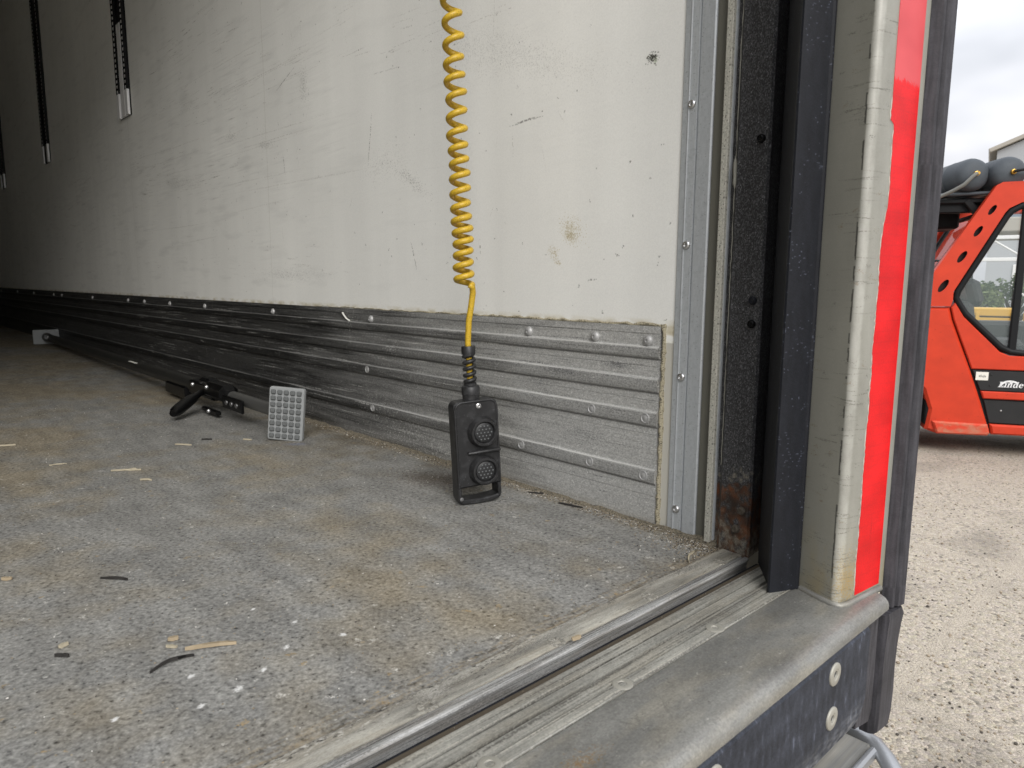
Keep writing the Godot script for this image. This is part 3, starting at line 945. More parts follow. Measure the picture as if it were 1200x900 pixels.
	tri_mat("fork_red", Color(0.80, 0.24, 0.13), 0.5, 0.0, 0.8, tex(fp), grain, 0.01)
	var fd := paint(512, 512, 3, func(y: int, r: PackedByteArray) -> PackedByteArray:
		for x in 512:
			var k := clampf(0.45 + fp_n.get_noise_2d(x * 1.5, y * 2.0 + 90.0) * 1.6, 0.0, 1.0) * 0.75
			var sp := (hsh(x, y) - 0.5) * 18.0
			r[x * 3] = b8(lerpf(208.0, 176.0, k) + sp); r[x * 3 + 1] = b8(lerpf(62.0, 128.0, k) + sp); r[x * 3 + 2] = b8(lerpf(34.0, 104.0, k) + sp)
		return r)
	tri_mat("fork_dusty", Color(0.95, 0.95, 0.95), 0.75, 0.0, 1.0, tex(fd), grain, 0.02)
	tri_mat("fork_black", Color(0.17, 0.175, 0.18), 0.55, 0.0, 0.8, tex(fp), grain, 0.02)
	mat("hole_dark", Color(0.10, 0.02, 0.015), 0.8)
	tri_mat("seal_black", Color(0.09, 0.095, 0.10), 0.5, 0.0, 3.0, null, grain, 0.01)
	tri_mat("tyre", Color(0.10, 0.10, 0.10), 0.85, 0.0, 3.0, null, grain, 0.1)
	tri_mat("tank_grey", Color(0.31, 0.335, 0.36), 0.55, 0.1, 1.2, tex(fp), grain, 0.03)
	tri_mat("seat_vinyl", Color(0.12, 0.12, 0.125), 0.6, 0.0, 3.0, null, grain, 0.03)
	mat("logo_white", Color(0.86, 0.86, 0.86), 0.5)
	mat("sticker_white", Color(0.84, 0.83, 0.79), 0.6)
	mat("ink", Color(0.25, 0.25, 0.25), 0.6)
	mat("brass", Color(0.72, 0.56, 0.26), 0.35, 0.9)
	tri_mat("hose_grey", Color(0.42, 0.42, 0.40), 0.6, 0.0, 3.0, null)
	var gl := mat("glass", Color(0.75, 0.82, 0.82, 0.07), 0.04)
	gl.transparency = BaseMaterial3D.TRANSPARENCY_ALPHA
	gl.metallic_specular = 0.3
	for q in [["rubber", 0.33], ["worn_rubber", 0.3], ["channel", 0.4], ["bumper", 0.3], ["seal_black", 0.3], ["fork_black", 0.35], ["black_metal", 0.4], ["tape", 0.35], ["tank_grey", 0.3], ["fork_red", 0.4]]:
		M[q[0]].metallic_specular = q[1]
	# far things
	mat("hall_wall", Color(0.62, 0.63, 0.64), 0.7)
	mat("hall_panel", Color(0.46, 0.50, 0.55), 0.6, 0.2)
	mat("hall_roof", Color(0.62, 0.60, 0.56), 0.8)
	mat("white_frame", Color(0.86, 0.86, 0.85), 0.5)
	mat("crate_yellow", Color(0.72, 0.57, 0.20), 0.6)
	mat("bark", Color(0.23, 0.18, 0.14), 0.9)
	var lf := mat("leaf", Color(0.90, 0.90, 0.90), 0.7)
	lf.vertex_color_use_as_albedo = true
	lf.backlight_enabled = true
	lf.backlight = Color(0.25, 0.3, 0.12)
	mat("wood_pale", Color(0.62, 0.56, 0.46), 0.85)
	mat("wood_dark", Color(0.16, 0.15, 0.14), 0.85)
	mat("straw", Color(0.66, 0.625, 0.54), 0.85)
	mat("white_plastic", Color(0.85, 0.85, 0.82), 0.5)
	var cr := mat("crumb", Color(1, 1, 1), 0.95)
	cr.vertex_color_use_as_albedo = true

# ------------------------------------------------------------------ yard
func build_ground() -> void:
	var mesh := PlaneMesh.new()
	mesh.size = Vector2(700, 700)
	mesh.subdivide_width = 1
	mesh.subdivide_depth = 1
	var st := st_new()
	var H := 350.0
	for v in [[-H, -H], [H, -H], [H, H], [-H, -H], [H, H], [-H, H]]:
		st.set_normal(Vector3.UP)
		st.set_uv(Vector2(v[0], v[1]))
		st.set_uv2(Vector2(v[0], v[1]) * 0.12)
		st.add_vertex(Vector3(v[0], 0, v[1]))
	var o := part("ground", st, M.yard, self, Transform3D(Basis(), Vector3(0, GROUND, 0)))
	o.set_meta("label", "pale worn asphalt yard with exposed stone chips")
	o.set_meta("kind", "structure")
	# loose chippings
	var rng := RandomNumberGenerator.new()
	rng.seed = 77
	var ps := st_new()
	lathe(ps, PV([0.0, -0.5, 0.35, -0.36, 0.5, 0.0, 0.33, 0.36, 0.0, 0.48]), 6, Transform3D())
	var mm := MultiMesh.new()
	mm.transform_format = MultiMesh.TRANSFORM_3D
	mm.use_colors = true
	mm.mesh = ps.commit()
	mm.instance_count = 5200
	for i in mm.instance_count:
		var d := 1.9 + 6.5 * pow(rng.randf(), 1.6)
		var a := rng.randf_range(0.95, 1.75)
		var s := rng.randf_range(0.004, 0.011) * (1.5 if rng.randf() < 0.06 else 1.0)
		var p := Vector3(sin(a) * d, GROUND + s * 0.22, -cos(a) * d)
		mm.set_instance_transform(i, Transform3D(Basis.from_euler(Vector3(rng.randf() * 6, rng.randf() * 6, rng.randf() * 6)).scaled(Vector3(s * 1.3, s * 0.75, s)), p))
		var t := rng.randf()
		var c := Color(0.36, 0.32, 0.27).lerp(Color(0.62, 0.58, 0.52), t) if rng.randf() < 0.75 else Color(0.10, 0.095, 0.09)
		mm.set_instance_color(i, c)
	var mi := MultiMeshInstance3D.new()
	mi.name = "gravel"
	mi.multimesh = mm
	mi.material_override = M.pebble
	add_child(mi, true)
	mi.set_meta("label", "loose stone chippings scattered over the yard")
	mi.set_meta("kind", "stuff")

# ------------------------------------------------------------------ trailer
func build_trailer() -> void:
	var t := thing("refrigerated_trailer", "open refrigerated trailer with white lined walls and gritty grey floor", "trailer", Vector3(0, GROUND, 0))
	var up := Transform3D(Basis(), Vector3(0, -GROUND, 0))
	var st: SurfaceTool
	# floor: a slab with a gritty top, in a near and a far sheet
	st = st_new()
	quad(st, Vector3(LX, 0, -0.49), Vector3(WX, 0, -0.49), Vector3(WX, 0, -2.97), Vector3(LX, 0, -2.97), Vector3.UP, [Vector2(0, 0), Vector2(1, 0), Vector2(1, 1), Vector2(0, 1)])
	st.set_material(M.floor_near)
	var fm := st.commit()
	st = st_new()
	quad(st, Vector3(LX, 0, -2.97), Vector3(WX, 0, -2.97), Vector3(WX, 0, BACK), Vector3(LX, 0, BACK), Vector3.UP, [Vector2(0, 0), Vector2(1, 0), Vector2(1, 1), Vector2(0, 1)])
	st.set_material(M.floor_far)
	fm = st.commit(fm)
	st = st_new()
	quad(st, Vector3(LX, 0, -0.49), Vector3(WX, 0, -0.49), Vector3(WX, -0.12, -0.49), Vector3(LX, -0.12, -0.49), Vector3.BACK)
	quad(st, Vector3(LX, -0.12, -0.49), Vector3(WX, -0.12, -0.49), Vector3(WX, -0.12, BACK), Vector3(LX, -0.12, BACK), Vector3.DOWN)
	st.set_material(M.fork_black)
	fm = st.commit(fm)
	part("floor", fm, null, t, up)

	# side wall with its lining in sheets
	st = st_new()
	var yt := ROOF
	quad(st, Vector3(WX, 1.6, -0.57), Vector3(WX, 1.6, -3.2), Vector3(WX, 0.28, -3.2), Vector3(WX, 0.28, -0.57), Vector3.LEFT)
	st.set_material(M.wall_near)
	var wm := st.commit()
	st = st_new()
	quad(st, Vector3(WX, 2.6, -3.2), Vector3(WX, 2.6, BACK), Vector3(WX, 0.28, BACK), Vector3(WX, 0.28, -3.2), Vector3.LEFT)
	st.set_material(M.wall_far)
	wm = st.commit(wm)
	st = st_new()
	quad(st, Vector3(WX, yt, -0.57), Vector3(WX, yt, -3.2), Vector3(WX, 1.6, -3.2), Vector3(WX, 1.6, -0.57), Vector3.LEFT)
	quad(st, Vector3(WX, 0.28, -0.57), Vector3(WX, 0.28, BACK), Vector3(WX, -0.12, BACK), Vector3(WX, -0.12, -0.57), Vector3.LEFT)
	quad(st, Vector3(0.935, 2.64, -0.36), Vector3(0.935, 2.64, BACK), Vector3(0.935, -0.12, BACK), Vector3(0.935, -0.12, -0.36), Vector3.RIGHT)
	quad(st, Vector3(WX, -0.12, -0.57), Vector3(0.935, -0.12, -0.36), Vector3(0.935, -0.12, BACK), Vector3(WX, -0.12, BACK), Vector3.DOWN)
	st.set_material(M.lining)
	wm = st.commit(wm)
	part("side_wall", wm, null, t, up)
	st = st_new()
	box(st, Vector3(LX - 0.065, -0.12, BACK), Vector3(LX, 2.64, -0.36), 0.001)
	part("side_wall", st, M.lining, t, up)
	st = st_new()
	box(st, Vector3(LX - 0.065, ROOF, BACK), Vector3(0.934, 2.66, -0.35), 0.001)
	part("roof", st, M.lining, t, up)
	st = st_new()
	box(st, Vector3(LX - 0.06, -0.12, BACK - 0.08), Vector3(0.93, 2.65, BACK), 0.001)
	part("front_wall", st, M.lining, t, up)

	# kick plate along the wall, four ribs pressed proud of it
	var prof := kick_profile()
	var kick: ArrayMesh
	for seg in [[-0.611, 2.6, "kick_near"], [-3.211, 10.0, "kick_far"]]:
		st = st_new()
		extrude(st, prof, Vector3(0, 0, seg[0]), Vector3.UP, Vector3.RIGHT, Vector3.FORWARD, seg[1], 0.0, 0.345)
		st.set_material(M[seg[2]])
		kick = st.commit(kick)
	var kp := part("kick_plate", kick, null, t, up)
	# rivets on its top edge, flat screws on its ribs
	st = st_new()
	lathe(st, PV([0.0086, 0.0, 0.0084, 0.0012, 0.0072, 0.0034, 0.0048, 0.0052, 0.0026, 0.0057, 0.0024, 0.0045, 0.0, 0.0043]), 16, Transform3D(Basis(Vector3.BACK, PI * 0.5), Vector3.ZERO))
	var dome := st.commit()
	for z in [-0.633, -0.736, -0.888, -1.405, -1.919, -2.444, -2.799, -3.111, -3.339, -3.949, -4.636, -4.848, -5.463, -6.07, -6.8, -7.4]:
		part("rivet", dome, M.rivet_metal, kp, Transform3D(Basis(Vector3.RIGHT, z * 7.0), Vector3(0.8655, 0.282, z)))
	st = st_new()
	lathe(st, PV([0.0082, 0.0, 0.0082, 0.0008, 0.0074, 0.0014, 0.0062, 0.0012, 0.0056, 0.0003, 0.0048, 0.0005, 0.003, 0.0016, 0.0, 0.0016]), 16, Transform3D(Basis(Vector3.BACK, PI * 0.5), Vector3.ZERO))
	var flat_screw := st.commit()
	for s in [[-0.737, 0.165], [-0.631, 0.165], [-0.901, 0.077], [-0.739, 0.077], [-0.631, 0.076], [-1.42, 0.165], [-1.40, 0.077]]:
		part("screw", flat_screw, M.rivet_metal, kp, Transform3D(Basis(), Vector3(0.8608, s[1], s[0])))
	# smeared sealant round the plate
	var rng := RandomNumberGenerator.new()
	rng.seed = 3
	st = st_new()
	var pts := PackedVector3Array()
	var rad := PackedFloat32Array()
	for i in 90:
		pts.append(Vector3(0.8695, 0.3045 + rng.randf_range(-0.0012, 0.002), -0.605 - i * 0.012))
		rad.append(rng.randf_range(0.0022, 0.0048) * (1.0 - i / 110.0))
	tube(st, pts, 0.004, 6, 0.8, rad)
	pts.clear()
	rad.clear()
	for i in 62:
		pts.append(Vector3(0.8695, 0.306 - i * 0.005, -0.6075 + rng.randf_range(-0.001, 0.001)))
		rad.append(rng.randf_range(0.0028, 0.0058))
	tube(st, pts, 0.004, 6, 0.8, rad)
	part("sealant", st, M.sealant, t, up)

	# aluminium trim that covers the wall's end
	st = st_new()
	extrude_y(st, PV([0.868, -0.590, 0.8666, -0.5885, 0.8662, -0.5800, 0.8649, -0.5793, 0.8649, -0.5783, 0.8662, -0.5776, 0.8662, -0.5665, 0.8690, -0.5655, 0.8690, -0.5635, 0.8655, -0.5625, 0.8648, -0.5425, 0.8660, -0.5405, 0.8700, -0.5402, 0.8700, -0.5225, 0.8640, -0.5220, 0.8640, -0.5105, 0.868, -0.5085, 0.906, -0.508, 0.906, -0.590]), 0.0, 2.6)
	var trim := part("wall_trim", st, M.aluminium, t, up)
	st = st_new()
	lathe(st, PV([0.0062, 0.0, 0.006, 0.0016, 0.0046, 0.003, 0.0032, 0.0034, 0.0028, 0.0012, 0.0, 0.001]), 14, Transform3D(Basis(Vector3.BACK, PI * 0.5), Vector3.ZERO))
	var pan_screw := st.commit()
	for y in [0.036, 0.233, 0.42, 0.609, 0.80, 0.99, 1.18, 1.37]:
		part("screw", pan_screw, M.bright_steel, trim, Transform3D(Basis(Vector3.RIGHT, y * 9.0), Vector3(0.8660, y, -0.5735)))

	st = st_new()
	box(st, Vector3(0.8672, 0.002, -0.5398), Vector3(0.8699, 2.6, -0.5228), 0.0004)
	part("dark_recess_strip", st, M.olive, trim)  # added strip whose dark colour stands for the shaded recess face
	st = st_new()
	extrude_y(st, PV([0.8638, -0.5215, 0.8590, -0.5212, 0.8580, -0.5200, 0.8580, -0.5130, 0.8590, -0.5118, 0.8638, -0.5115]), 0.001, 2.6)
	part("painted_edge", st, M.chalk, trim)
	# black guide channel for the door, rusted at its foot
	var cpoly := PV([0.866, -0.508, 0.8655, -0.5035, 0.8625, -0.500, 0.8575, -0.4985, 0.8562, -0.496, 0.8535, -0.4935, 0.8542, -0.486, 0.8520, -0.476, 0.8505, -0.456, 0.8512, -0.4515, 0.8545, -0.449, 0.888, -0.4535, 0.905, -0.4535, 0.905, -0.5075])
	st = st_new()
	extrude(st, cpoly, Vector3(0, 0.0, 0), Vector3.RIGHT, Vector3.BACK, Vector3.UP, 1.1, 0.0)
	st.set_material(M.channel)
	var cm := st.commit()
	st = st_new()
	extrude_y(st, cpoly, 1.1, 2.6)
	st.set_material(M.rubber)
	cm = st.commit(cm)
	var chn := part("door_guide", cm, null, t, up)
	st = st_new()
	lathe(st, PV([0.0058, 0.0, 0.0058, 0.001, 0.005, 0.0034, 0.0034, 0.0046, 0.0028, 0.0032, 0.0, 0.003]), 12, Transform3D(Basis(Vector3.BACK, PI * 0.5), Vector3.ZERO))
	var bolt_small := st.commit()
	for y in [0.315, 0.546, 0.345, 0.78]:
		part("screw", bolt_small, M.black_metal if y != 0.345 else M.rubber, chn, Transform3D(Basis(), Vector3(0.8508, y, -0.4605)))
	for s in [[0.064, -0.4605], [0.037, -0.468]]:
		part("screw", bolt_small, M.rusty, chn, Transform3D(Basis(), Vector3(0.8512, s[0], s[1])))
	# the paint lip torn along the channel's edge
	st = st_new()
	pts.clear()
	rad.clear()
	for i in 150:
		var y := 0.12 + i * 0.008
		pts.append(Vector3(0.8555 + rng.randf_range(-0.0006, 0.0004), y, -0.4972 + rng.randf_range(-0.0005, 0.0005)))
		var big := 0.0032 if absf(y - 0.505) < 0.016 else 0.0
		rad.append((0.0009 if rng.randf() < 0.75 else 0.0003) + big)
	tube(st, pts, 0.001, 5, 0.7, rad)
	part("torn_lip", st, M.pillar_plain, chn)

	# rubber door seal with its free flap
	st = st_new()
	extrude_y(st, PV([0.888, -0.4525, 0.8455, -0.4305, 0.8440, -0.4290, 0.7905, -0.3885, 0.7725, -0.3805, 0.7702, -0.3780, 0.7700, -0.3755, 0.7725, -0.3740, 0.8030, -0.3600, 0.8045, -0.3608, 0.8060, -0.3582, 0.8085, -0.3578, 0.815, -0.362, 0.90, -0.385, 0.90, -0.452]), 0.0015, 2.6)
	part("door_seal", st, M.rubber, t, up)

	# rear pillar of grey painted steel with a rounded corner
	var pp := PV([0.8125, -0.3600, 0.8115, -0.3560, 0.7968, -0.3145, 0.7967, -0.3128, 0.7970, -0.3112, 0.7979, -0.3094, 0.7994, -0.3077, 0.8018, -0.3062, 0.8055, -0.3048, 0.8120, -0.3029, 0.8200, -0.3009, 0.8230, -0.3001, 0.8850, -0.2938, 0.8945, -0.2925, 0.9000, -0.2950, 0.9150, -0.300, 0.9340, -0.310, 0.9340, -0.3600])
	st = st_new()
	extrude(st, pp, Vector3(0, 0.0, 0), Vector3.RIGHT, Vector3.BACK, Vector3.UP, 1.1, 0.0, 0.19)
	st.set_material(M.pillar_paint)
	var pm := st.commit()
	st = st_new()
	extrude_y(st, pp, 1.1, 2.62)
	st.set_material(M.pillar_plain)
	pm = st.commit(pm)
	var pillar := part("rear_pillar", pm, null, t, up)
	# weld bead at its foot
	st = st_new()
	pts = PackedVector3Array([Vector3(0.811, 0.001, -0.357), Vector3(0.803, 0.001, -0.334), Vector3(0.7955, 0.0015, -0.313), Vector3(0.798, 0.001, -0.3045), Vector3(0.808, 0.001, -0.300), Vector3(0.84, 0.001, -0.2975), Vector3(0.885, 0.001, -0.293)])
	tube(st, pts, 0.0042, 8)
	part("weld_bead", st, M.sill_paint, pillar)
	# mirror pillar and header, out of the frame
	st = st_new()
	box(st, Vector3(LX - 0.07, 0, -0.36), Vector3(LX + 0.06, 2.62, -0.295), 0.006)
	box(st, Vector3(LX - 0.07, 2.45, -0.36), Vector3(0.934, 2.66, -0.296), 0.006)
	part("door_frame", st, M.pillar_plain, t, up)

	# reflective tape, its inner edge torn
	var edge := func(y: float, r: RandomNumberGenerator) -> float:
		var x := 0.8235
		if y < 0.536 and y > 0.45:
			x += 0.0075
		elif y >= 0.42 and y <= 0.45:
			x += 0.0075 * (y - 0.42) / 0.03
		if y < 0.56:
			x += r.randf_range(-0.0002, 0.0014) + 0.0012 * sin(y * 90.0) * sin(y * 37.0)
		return x
	st = st_new()
	var sb := st_new()
	var y0 := 0.0075
	var e0: float = edge.call(y0, rng)
	var b0 := e0
	var TN := Vector3(-0.098, 0, 0.995)
	var on := func(x: float, y: float, k: float) -> Vector3: return Vector3(x, y, -0.3002 + (x - 0.822) * 0.0064 / 0.063) + TN * k
	while y0 < 2.6:
		var y1 := y0 + 0.004 if y0 < 0.7 else 2.6
		var e1: float = edge.call(y1, rng)
		var b1 := e1 - ((rng.randf_range(0.0, 0.0022) if rng.randf() < 0.7 else 0.0) if y1 < 0.56 else 0.0)
		var uv := func(x: float, y: float) -> Vector2: return Vector2((x - 0.8235) / 0.061, 1.0 - y / 1.1)
		quad(st, on.call(e0, y0, 0.0009), on.call(0.8818, y0, 0.0009), on.call(0.8818, y1, 0.0009), on.call(e1, y1, 0.0009), TN, [uv.call(e0, y0), uv.call(0.8818, y0), uv.call(0.8818, y1), uv.call(e1, y1)])
		quad(st, on.call(e0, y0, 0.0009), on.call(e0, y0, 0.0005), on.call(e1, y1, 0.0005), on.call(e1, y1, 0.0009), Vector3.LEFT)
		quad(sb, on.call(b0, y0, 0.0004), on.call(0.8822, y0, 0.0004), on.call(0.8822, y1, 0.0004), on.call(b1, y1, 0.0004), TN)
		quad(sb, on.call(b0, y0, 0.0004), on.call(b0, y0, -0.0002), on.call(b1, y1, -0.0002), on.call(b1, y1, 0.0004), Vector3.LEFT)
		y0 = y1
		e0 = e1
		b0 = b1
	var tape := part("reflective_tape", st, M.tape, t, up)
	part("tape_backing", sb, M.tape_backing, tape)

	# rubber edging outside the pillar, squeezed narrower below the sill
	st = st_new()
	extrude_y(st, PV([0.8935, -0.2922, 0.8955, -0.2860, 0.8985, -0.2815, 0.9020, -0.2800, 0.9035, -0.2835, 0.9055, -0.2840, 0.9068, -0.2795, 0.9085, -0.2775, 0.9200, -0.2745, 0.9255, -0.2765, 0.9290, -0.2820, 0.9300, -0.2900, 0.9335, -0.305, 0.9150, -0.302]), -0.025, 2.62)
	var edging := part("rubber_edging", st, M.worn_rubber, t, up)
	st = st_new()
	var ring0 := PV([0.8680, -0.2880, 0.8720, -0.2810, 0.8800, -0.2790, 0.9130, -0.2760, 0.9190, -0.2800, 0.9210, -0.2880, 0.9180, -0.3000, 0.8680, -0.3000])
	var stack := [[-0.028, 1.0, 0.004], [-0.036, 1.12, 0.006], [-0.050, 1.06, 0.003], [-0.075, 1.0, 0.0], [-0.105, 0.97, -0.001], [-0.135, 1.0, -0.001], [-0.165, 0.96, -0.001], [-0.183, 0.84, -0.001]]
	for i in stack.size() - 1:
		for j in ring0.size():
			var q := []
			for w in [[i, j], [i, (j + 1) % ring0.size()], [i + 1, (j + 1) % ring0.size()], [i + 1, j]]:
				var s: Array = stack[w[0]]
				var v: Vector2 = (ring0[w[1]] - Vector2(0.895, -0.289)) * s[1] + Vector2(0.895 + s[2], -0.289)
				q.append(Vector3(v.x, s[0], v.y))
			var mid2 := (ring0[j] + ring0[(j + 1) % ring0.size()]) * 0.5 - Vector2(0.895, -0.289)
			quad(st, q[0], q[1], q[2], q[3], Vector3(mid2.x, 0, mid2.y).normalized())
	for end in [0, stack.size() - 1]:
		var s: Array = stack[end]
		for j in range(1, ring0.size() - 1):
			var q := []
			for w in [0, j, j + 1]:
				var v: Vector2 = (ring0[w] - Vector2(0.895, -0.289)) * s[1] + Vector2(0.895 + s[2], -0.289)
				q.append(Vector3(v.x, s[0], v.y))
			tri(st, q[0], q[1], q[2], Vector3.UP if end == 0 else Vector3.DOWN)
	part("edging_tail", st, M.worn_rubber, edging)
	st = st_new()
	extrude(st, PV([0.818, -0.004, 0.866, -0.004, 0.866, -0.145, 0.858, -0.160, 0.818, -0.152]), Vector3(0, 0, -0.292), Vector3.RIGHT, Vector3.UP, Vector3.BACK, 0.008, 0.001)
	part("corner_bracket", st, M.worn_rubber, t, up)

	# threshold strips and sill, outlines in (z, y) along x
	var strips := [
		["threshold_strip", "threshold_worn", [-0.4895, -0.02, -0.4895, 0.0012, -0.488, 0.0022, -0.470, 0.0028, -0.4575, 0.0026, -0.4565, -0.02]],
		["threshold_ridge", "threshold_ridge", [-0.4560, -0.02, -0.4560, 0.0026, -0.4550, 0.0032, -0.4522, 0.0032, -0.4518, 0.0022, -0.4500, 0.0022, -0.4496, 0.0044, -0.4480, 0.0056, -0.4440, 0.0058, -0.4420, 0.0048, -0.4415, 0.0030, -0.4445, -0.0040, -0.4450, -0.02]],
		["ridge_shadow_strip", "rubber", [-0.4447, -0.02, -0.4447, -0.0105, -0.4395, -0.0105, -0.4385, -0.0085, -0.4382, -0.02]],  # added black strip standing in for the shadow under the ridge
		["dirt_channel", "packed_dirt", [-0.4380, -0.02, -0.4380, -0.0072, -0.4310, -0.0042, -0.4245, -0.0022, -0.4240, -0.02]],
		["grooved_plate", "threshold_grooved", [-0.4237, -0.02, -0.4237, 0.0006, -0.4225, 0.0014, -0.4095, 0.0014, -0.4090, -0.0040, -0.4062, -0.0040, -0.4057, 0.0014, -0.3955, 0.0014, -0.3950, -0.0045, -0.3916, -0.0045, -0.3911, 0.0014, -0.3800, 0.0014, -0.3796, -0.0030, -0.3778, -0.0030, -0.3774, 0.0014, -0.3660, 0.0014, -0.3650, 0.0006, -0.3645, -0.02]],
		["sill", "sill_paint", [-0.3640, -0.02, -0.3640, 0.0, -0.3600, 0.0004, -0.3300, 0.0004, -0.3050, 0.0010, -0.2920, 0.0012, -0.2850, 0.0004, -0.2800, -0.0018, -0.2765, -0.0055, -0.2750, -0.0100, -0.2750, -0.0150, -0.2780, -0.0155, -0.2900, -0.013]]]
	var sill_part: MeshInstance3D
	for s in strips:
		st = st_new()
		var flat: Array = s[2]
		var visl := 0.0
		var poly := PV(flat)
		for i in poly.size() - 2:
			visl += poly[i].distance_to(poly[i + 1])
		var x1 := WX - 0.0008
		if s[0] == "sill":
			x1 = 0.868
		elif s[0] in ["threshold_ridge", "grooved_plate"]:
			x1 = 0.842
		extrude(st, poly, Vector3(x1 - 2.47, 0, 0), Vector3.BACK, Vector3.UP, Vector3.RIGHT, 2.47, 0.0, visl)
		var o := part(s[0], st, M[s[1]], t, up)
		if s[0] == "sill":
			sill_part = o
		if s[0] in ["threshold_strip", "grooved_plate"]:
			var hs := st_new()
			lathe(hs, PV([0.0098, 0.0, 0.0098, 0.0006, 0.0086, 0.0012, 0.0044, 0.0010, 0.0036, -0.0008, 0.0016, -0.0012, 0.0, -0.0006]), 18, Transform3D())
			var hm := hs.commit()
			var zz := -0.4645 if s[0] == "threshold_strip" else -0.3725
			for k in 13:
				var x := (0.812 if s[0] == "threshold_strip" else 0.803) - 0.158 * k - (0.0 if k % 3 else 0.004)
				part("screw", hm, M[s[1]] if s[0] == "threshold_strip" else M.washer_steel, o, Transform3D(Basis(Vector3.UP, k * 1.3), Vector3(x, 0.0022 if s[0] == "threshold_strip" else 0.0010, zz)))
	# dirt swept into the corner behind the seal
	# bumper rubber under the sill, its lower corner rounded, with big washer-head bolts
	var bp := PackedVector2Array([Vector2(-1.55, -0.0165), Vector2(0.808, -0.0165), Vector2(0.8125, -0.021)])
	for i in 7:
		var a := -PI * 0.5 * i / 6.0
		bp.append(Vector2(0.7805 + cos(a) * 0.032, -0.095 + sin(a) * 0.032))
	bp.append(Vector2(-1.55, -0.127))
	st = st_new()
	var bz := -0.2860
	extrude(st, bp, Vector3(0, 0, bz), Vector3.RIGHT, Vector3.UP, Vector3.BACK, 0.0125, 0.0022)
	# lay the streaked texture along the face
	var bm := st.commit()
	var arr := bm.surface_get_arrays(0)
	var vv: PackedVector3Array = arr[Mesh.ARRAY_VERTEX]
	var uu := PackedVector2Array()
	for v in vv:
		uu.append(Vector2((v.x + 1.6) / 2.45, clampf((-0.0165 - v.y) / 0.112, 0.0, 1.0)))
	arr[Mesh.ARRAY_TEX_UV] = uu
	var bm2 := ArrayMesh.new()
	bm2.add_surface_from_arrays(Mesh.PRIMITIVE_TRIANGLES, arr)
	var bumper := part("bumper_strip", bm2, M.bumper, t, up)
	st = st_new()
	lathe(st, PV([0.0125, 0.0, 0.0125, 0.0014, 0.0119, 0.0020, 0.0066, 0.0022, 0.0061, 0.0017, 0.0042, 0.0017, 0.0036, -0.0020, 0.0, -0.0020]), 20, Transform3D(Basis(Vector3.RIGHT, PI * 0.5), Vector3.ZERO))
	var wb := st.commit()
	for x in [0.716, 0.482, 0.25, 0.0, -0.3, -0.7, -1.1, -1.45]:
		for y in [-0.0365, -0.0865]:
			part("bolt", wb, M.washer_steel, bumper, Transform3D(Basis(Vector3.BACK, x * 5.0 + y * 30.0), Vector3(x, y, bz + 0.0125)))

	# folded step below: plate with a bright lip and a bent rail round its corner
	st = st_new()
	box(st, Vector3(-1.5, -0.214, -0.56), Vector3(0.886, -0.204, -0.286), 0.003)
	var step := part("step", st, M.sill_paint, t, up)
	st = st_new()
	box(st, Vector3(-1.5, -0.216, -0.2855), Vector3(0.878, -0.200, -0.277), 0.003)
	part("step_lip", st, M.satin, step)
	st = st_new()
	var rail := PackedVector3Array([Vector3(0.903, -0.207, -0.56), Vector3(0.903, -0.207, -0.330), Vector3(0.9015, -0.207, -0.306), Vector3(0.896, -0.208, -0.288), Vector3(0.880, -0.210, -0.268), Vector3(0.858, -0.214, -0.247), Vector3(0.835, -0.222, -0.240), Vector3(0.815, -0.232, -0.252), Vector3(0.80, -0.240, -0.285), Vector3(0.795, -0.242, -0.36)])
	tube(st, rail, 0.0125, 12, 0.62)
	part("step_rail", st, M.satin, step)
	# chassis rails and wheels under the floor
	st = st_new()
	for x in [-0.95, 0.25]:
		box(st, Vector3(x - 0.06, -0.5, BACK + 0.2), Vector3(x + 0.06, -0.121, -0.75), 0.004)
	box(st, Vector3(-1.5, -0.66, -0.62), Vector3(0.80, -0.54, -0.52), 0.008)
	part("chassis", st, M.black_metal, t, up)
	st = st_new()
	lathe(st, PV([0.0, 0.14, 0.25, 0.13, 0.29, 0.15, 0.45, 0.15, 0.48, 0.12, 0.48, -0.12, 0.45, -0.15, 0.29, -0.15, 0.25, -0.13, 0.0, -0.14]), 28, Transform3D(Basis(Vector3.BACK, PI * 0.5), Vector3.ZERO))
	var wheel := st.commit()
	for z in [-2.6, -3.9, -5.2]:
		for x in [-1.4, 0.72]:
			part("wheel", wheel, M.tyre, t, Transform3D(Basis(), Vector3(x, 0.48, z)))

	# slotted lashing rails up the wall
	for r in [[-3.198, 1.008], [-4.72, 1.006], [-6.22, 1.004]]:
		build_rail(t, r[0], r[1])

func kick_profile() -> PackedVector2Array:
	var prof := PackedVector2Array()
	prof.append(Vector2(0.303, 0.872))
	prof.append(Vector2(0.3035, 0.8655))
	for rib in [[0.273, 0.255], [0.226, 0.204], [0.1755, 0.152], [0.087, 0.064]]:
		if rib[0] == 0.273:
			prof.append_array(PV([0.293, 0.8655, 0.2925, 0.8668, 0.2912, 0.8668, 0.2907, 0.8655]))
		prof.append_array(PV([rib[0] + 0.0015, 0.8660, rib[0] - 0.001, 0.8612, rib[0] - 0.0025, 0.8606, rib[1] + 0.006, 0.8609, rib[1] + 0.003, 0.8616, rib[1], 0.8655]))
		if rib[0] == 0.087:
			prof.append_array(PV([0.046, 0.8655, 0.0455, 0.8668, 0.0442, 0.8668, 0.0437, 0.8655]))
		else:
			var g: float = rib[1] - 0.011
			prof.append_array(PV([g, 0.8655, g - 0.0004, 0.8664, g - 0.0012, 0.8664, g - 0.0016, 0.8655]))
	prof.append_array(PV([0.0, 0.8655, 0.0, 0.872]))
	return prof

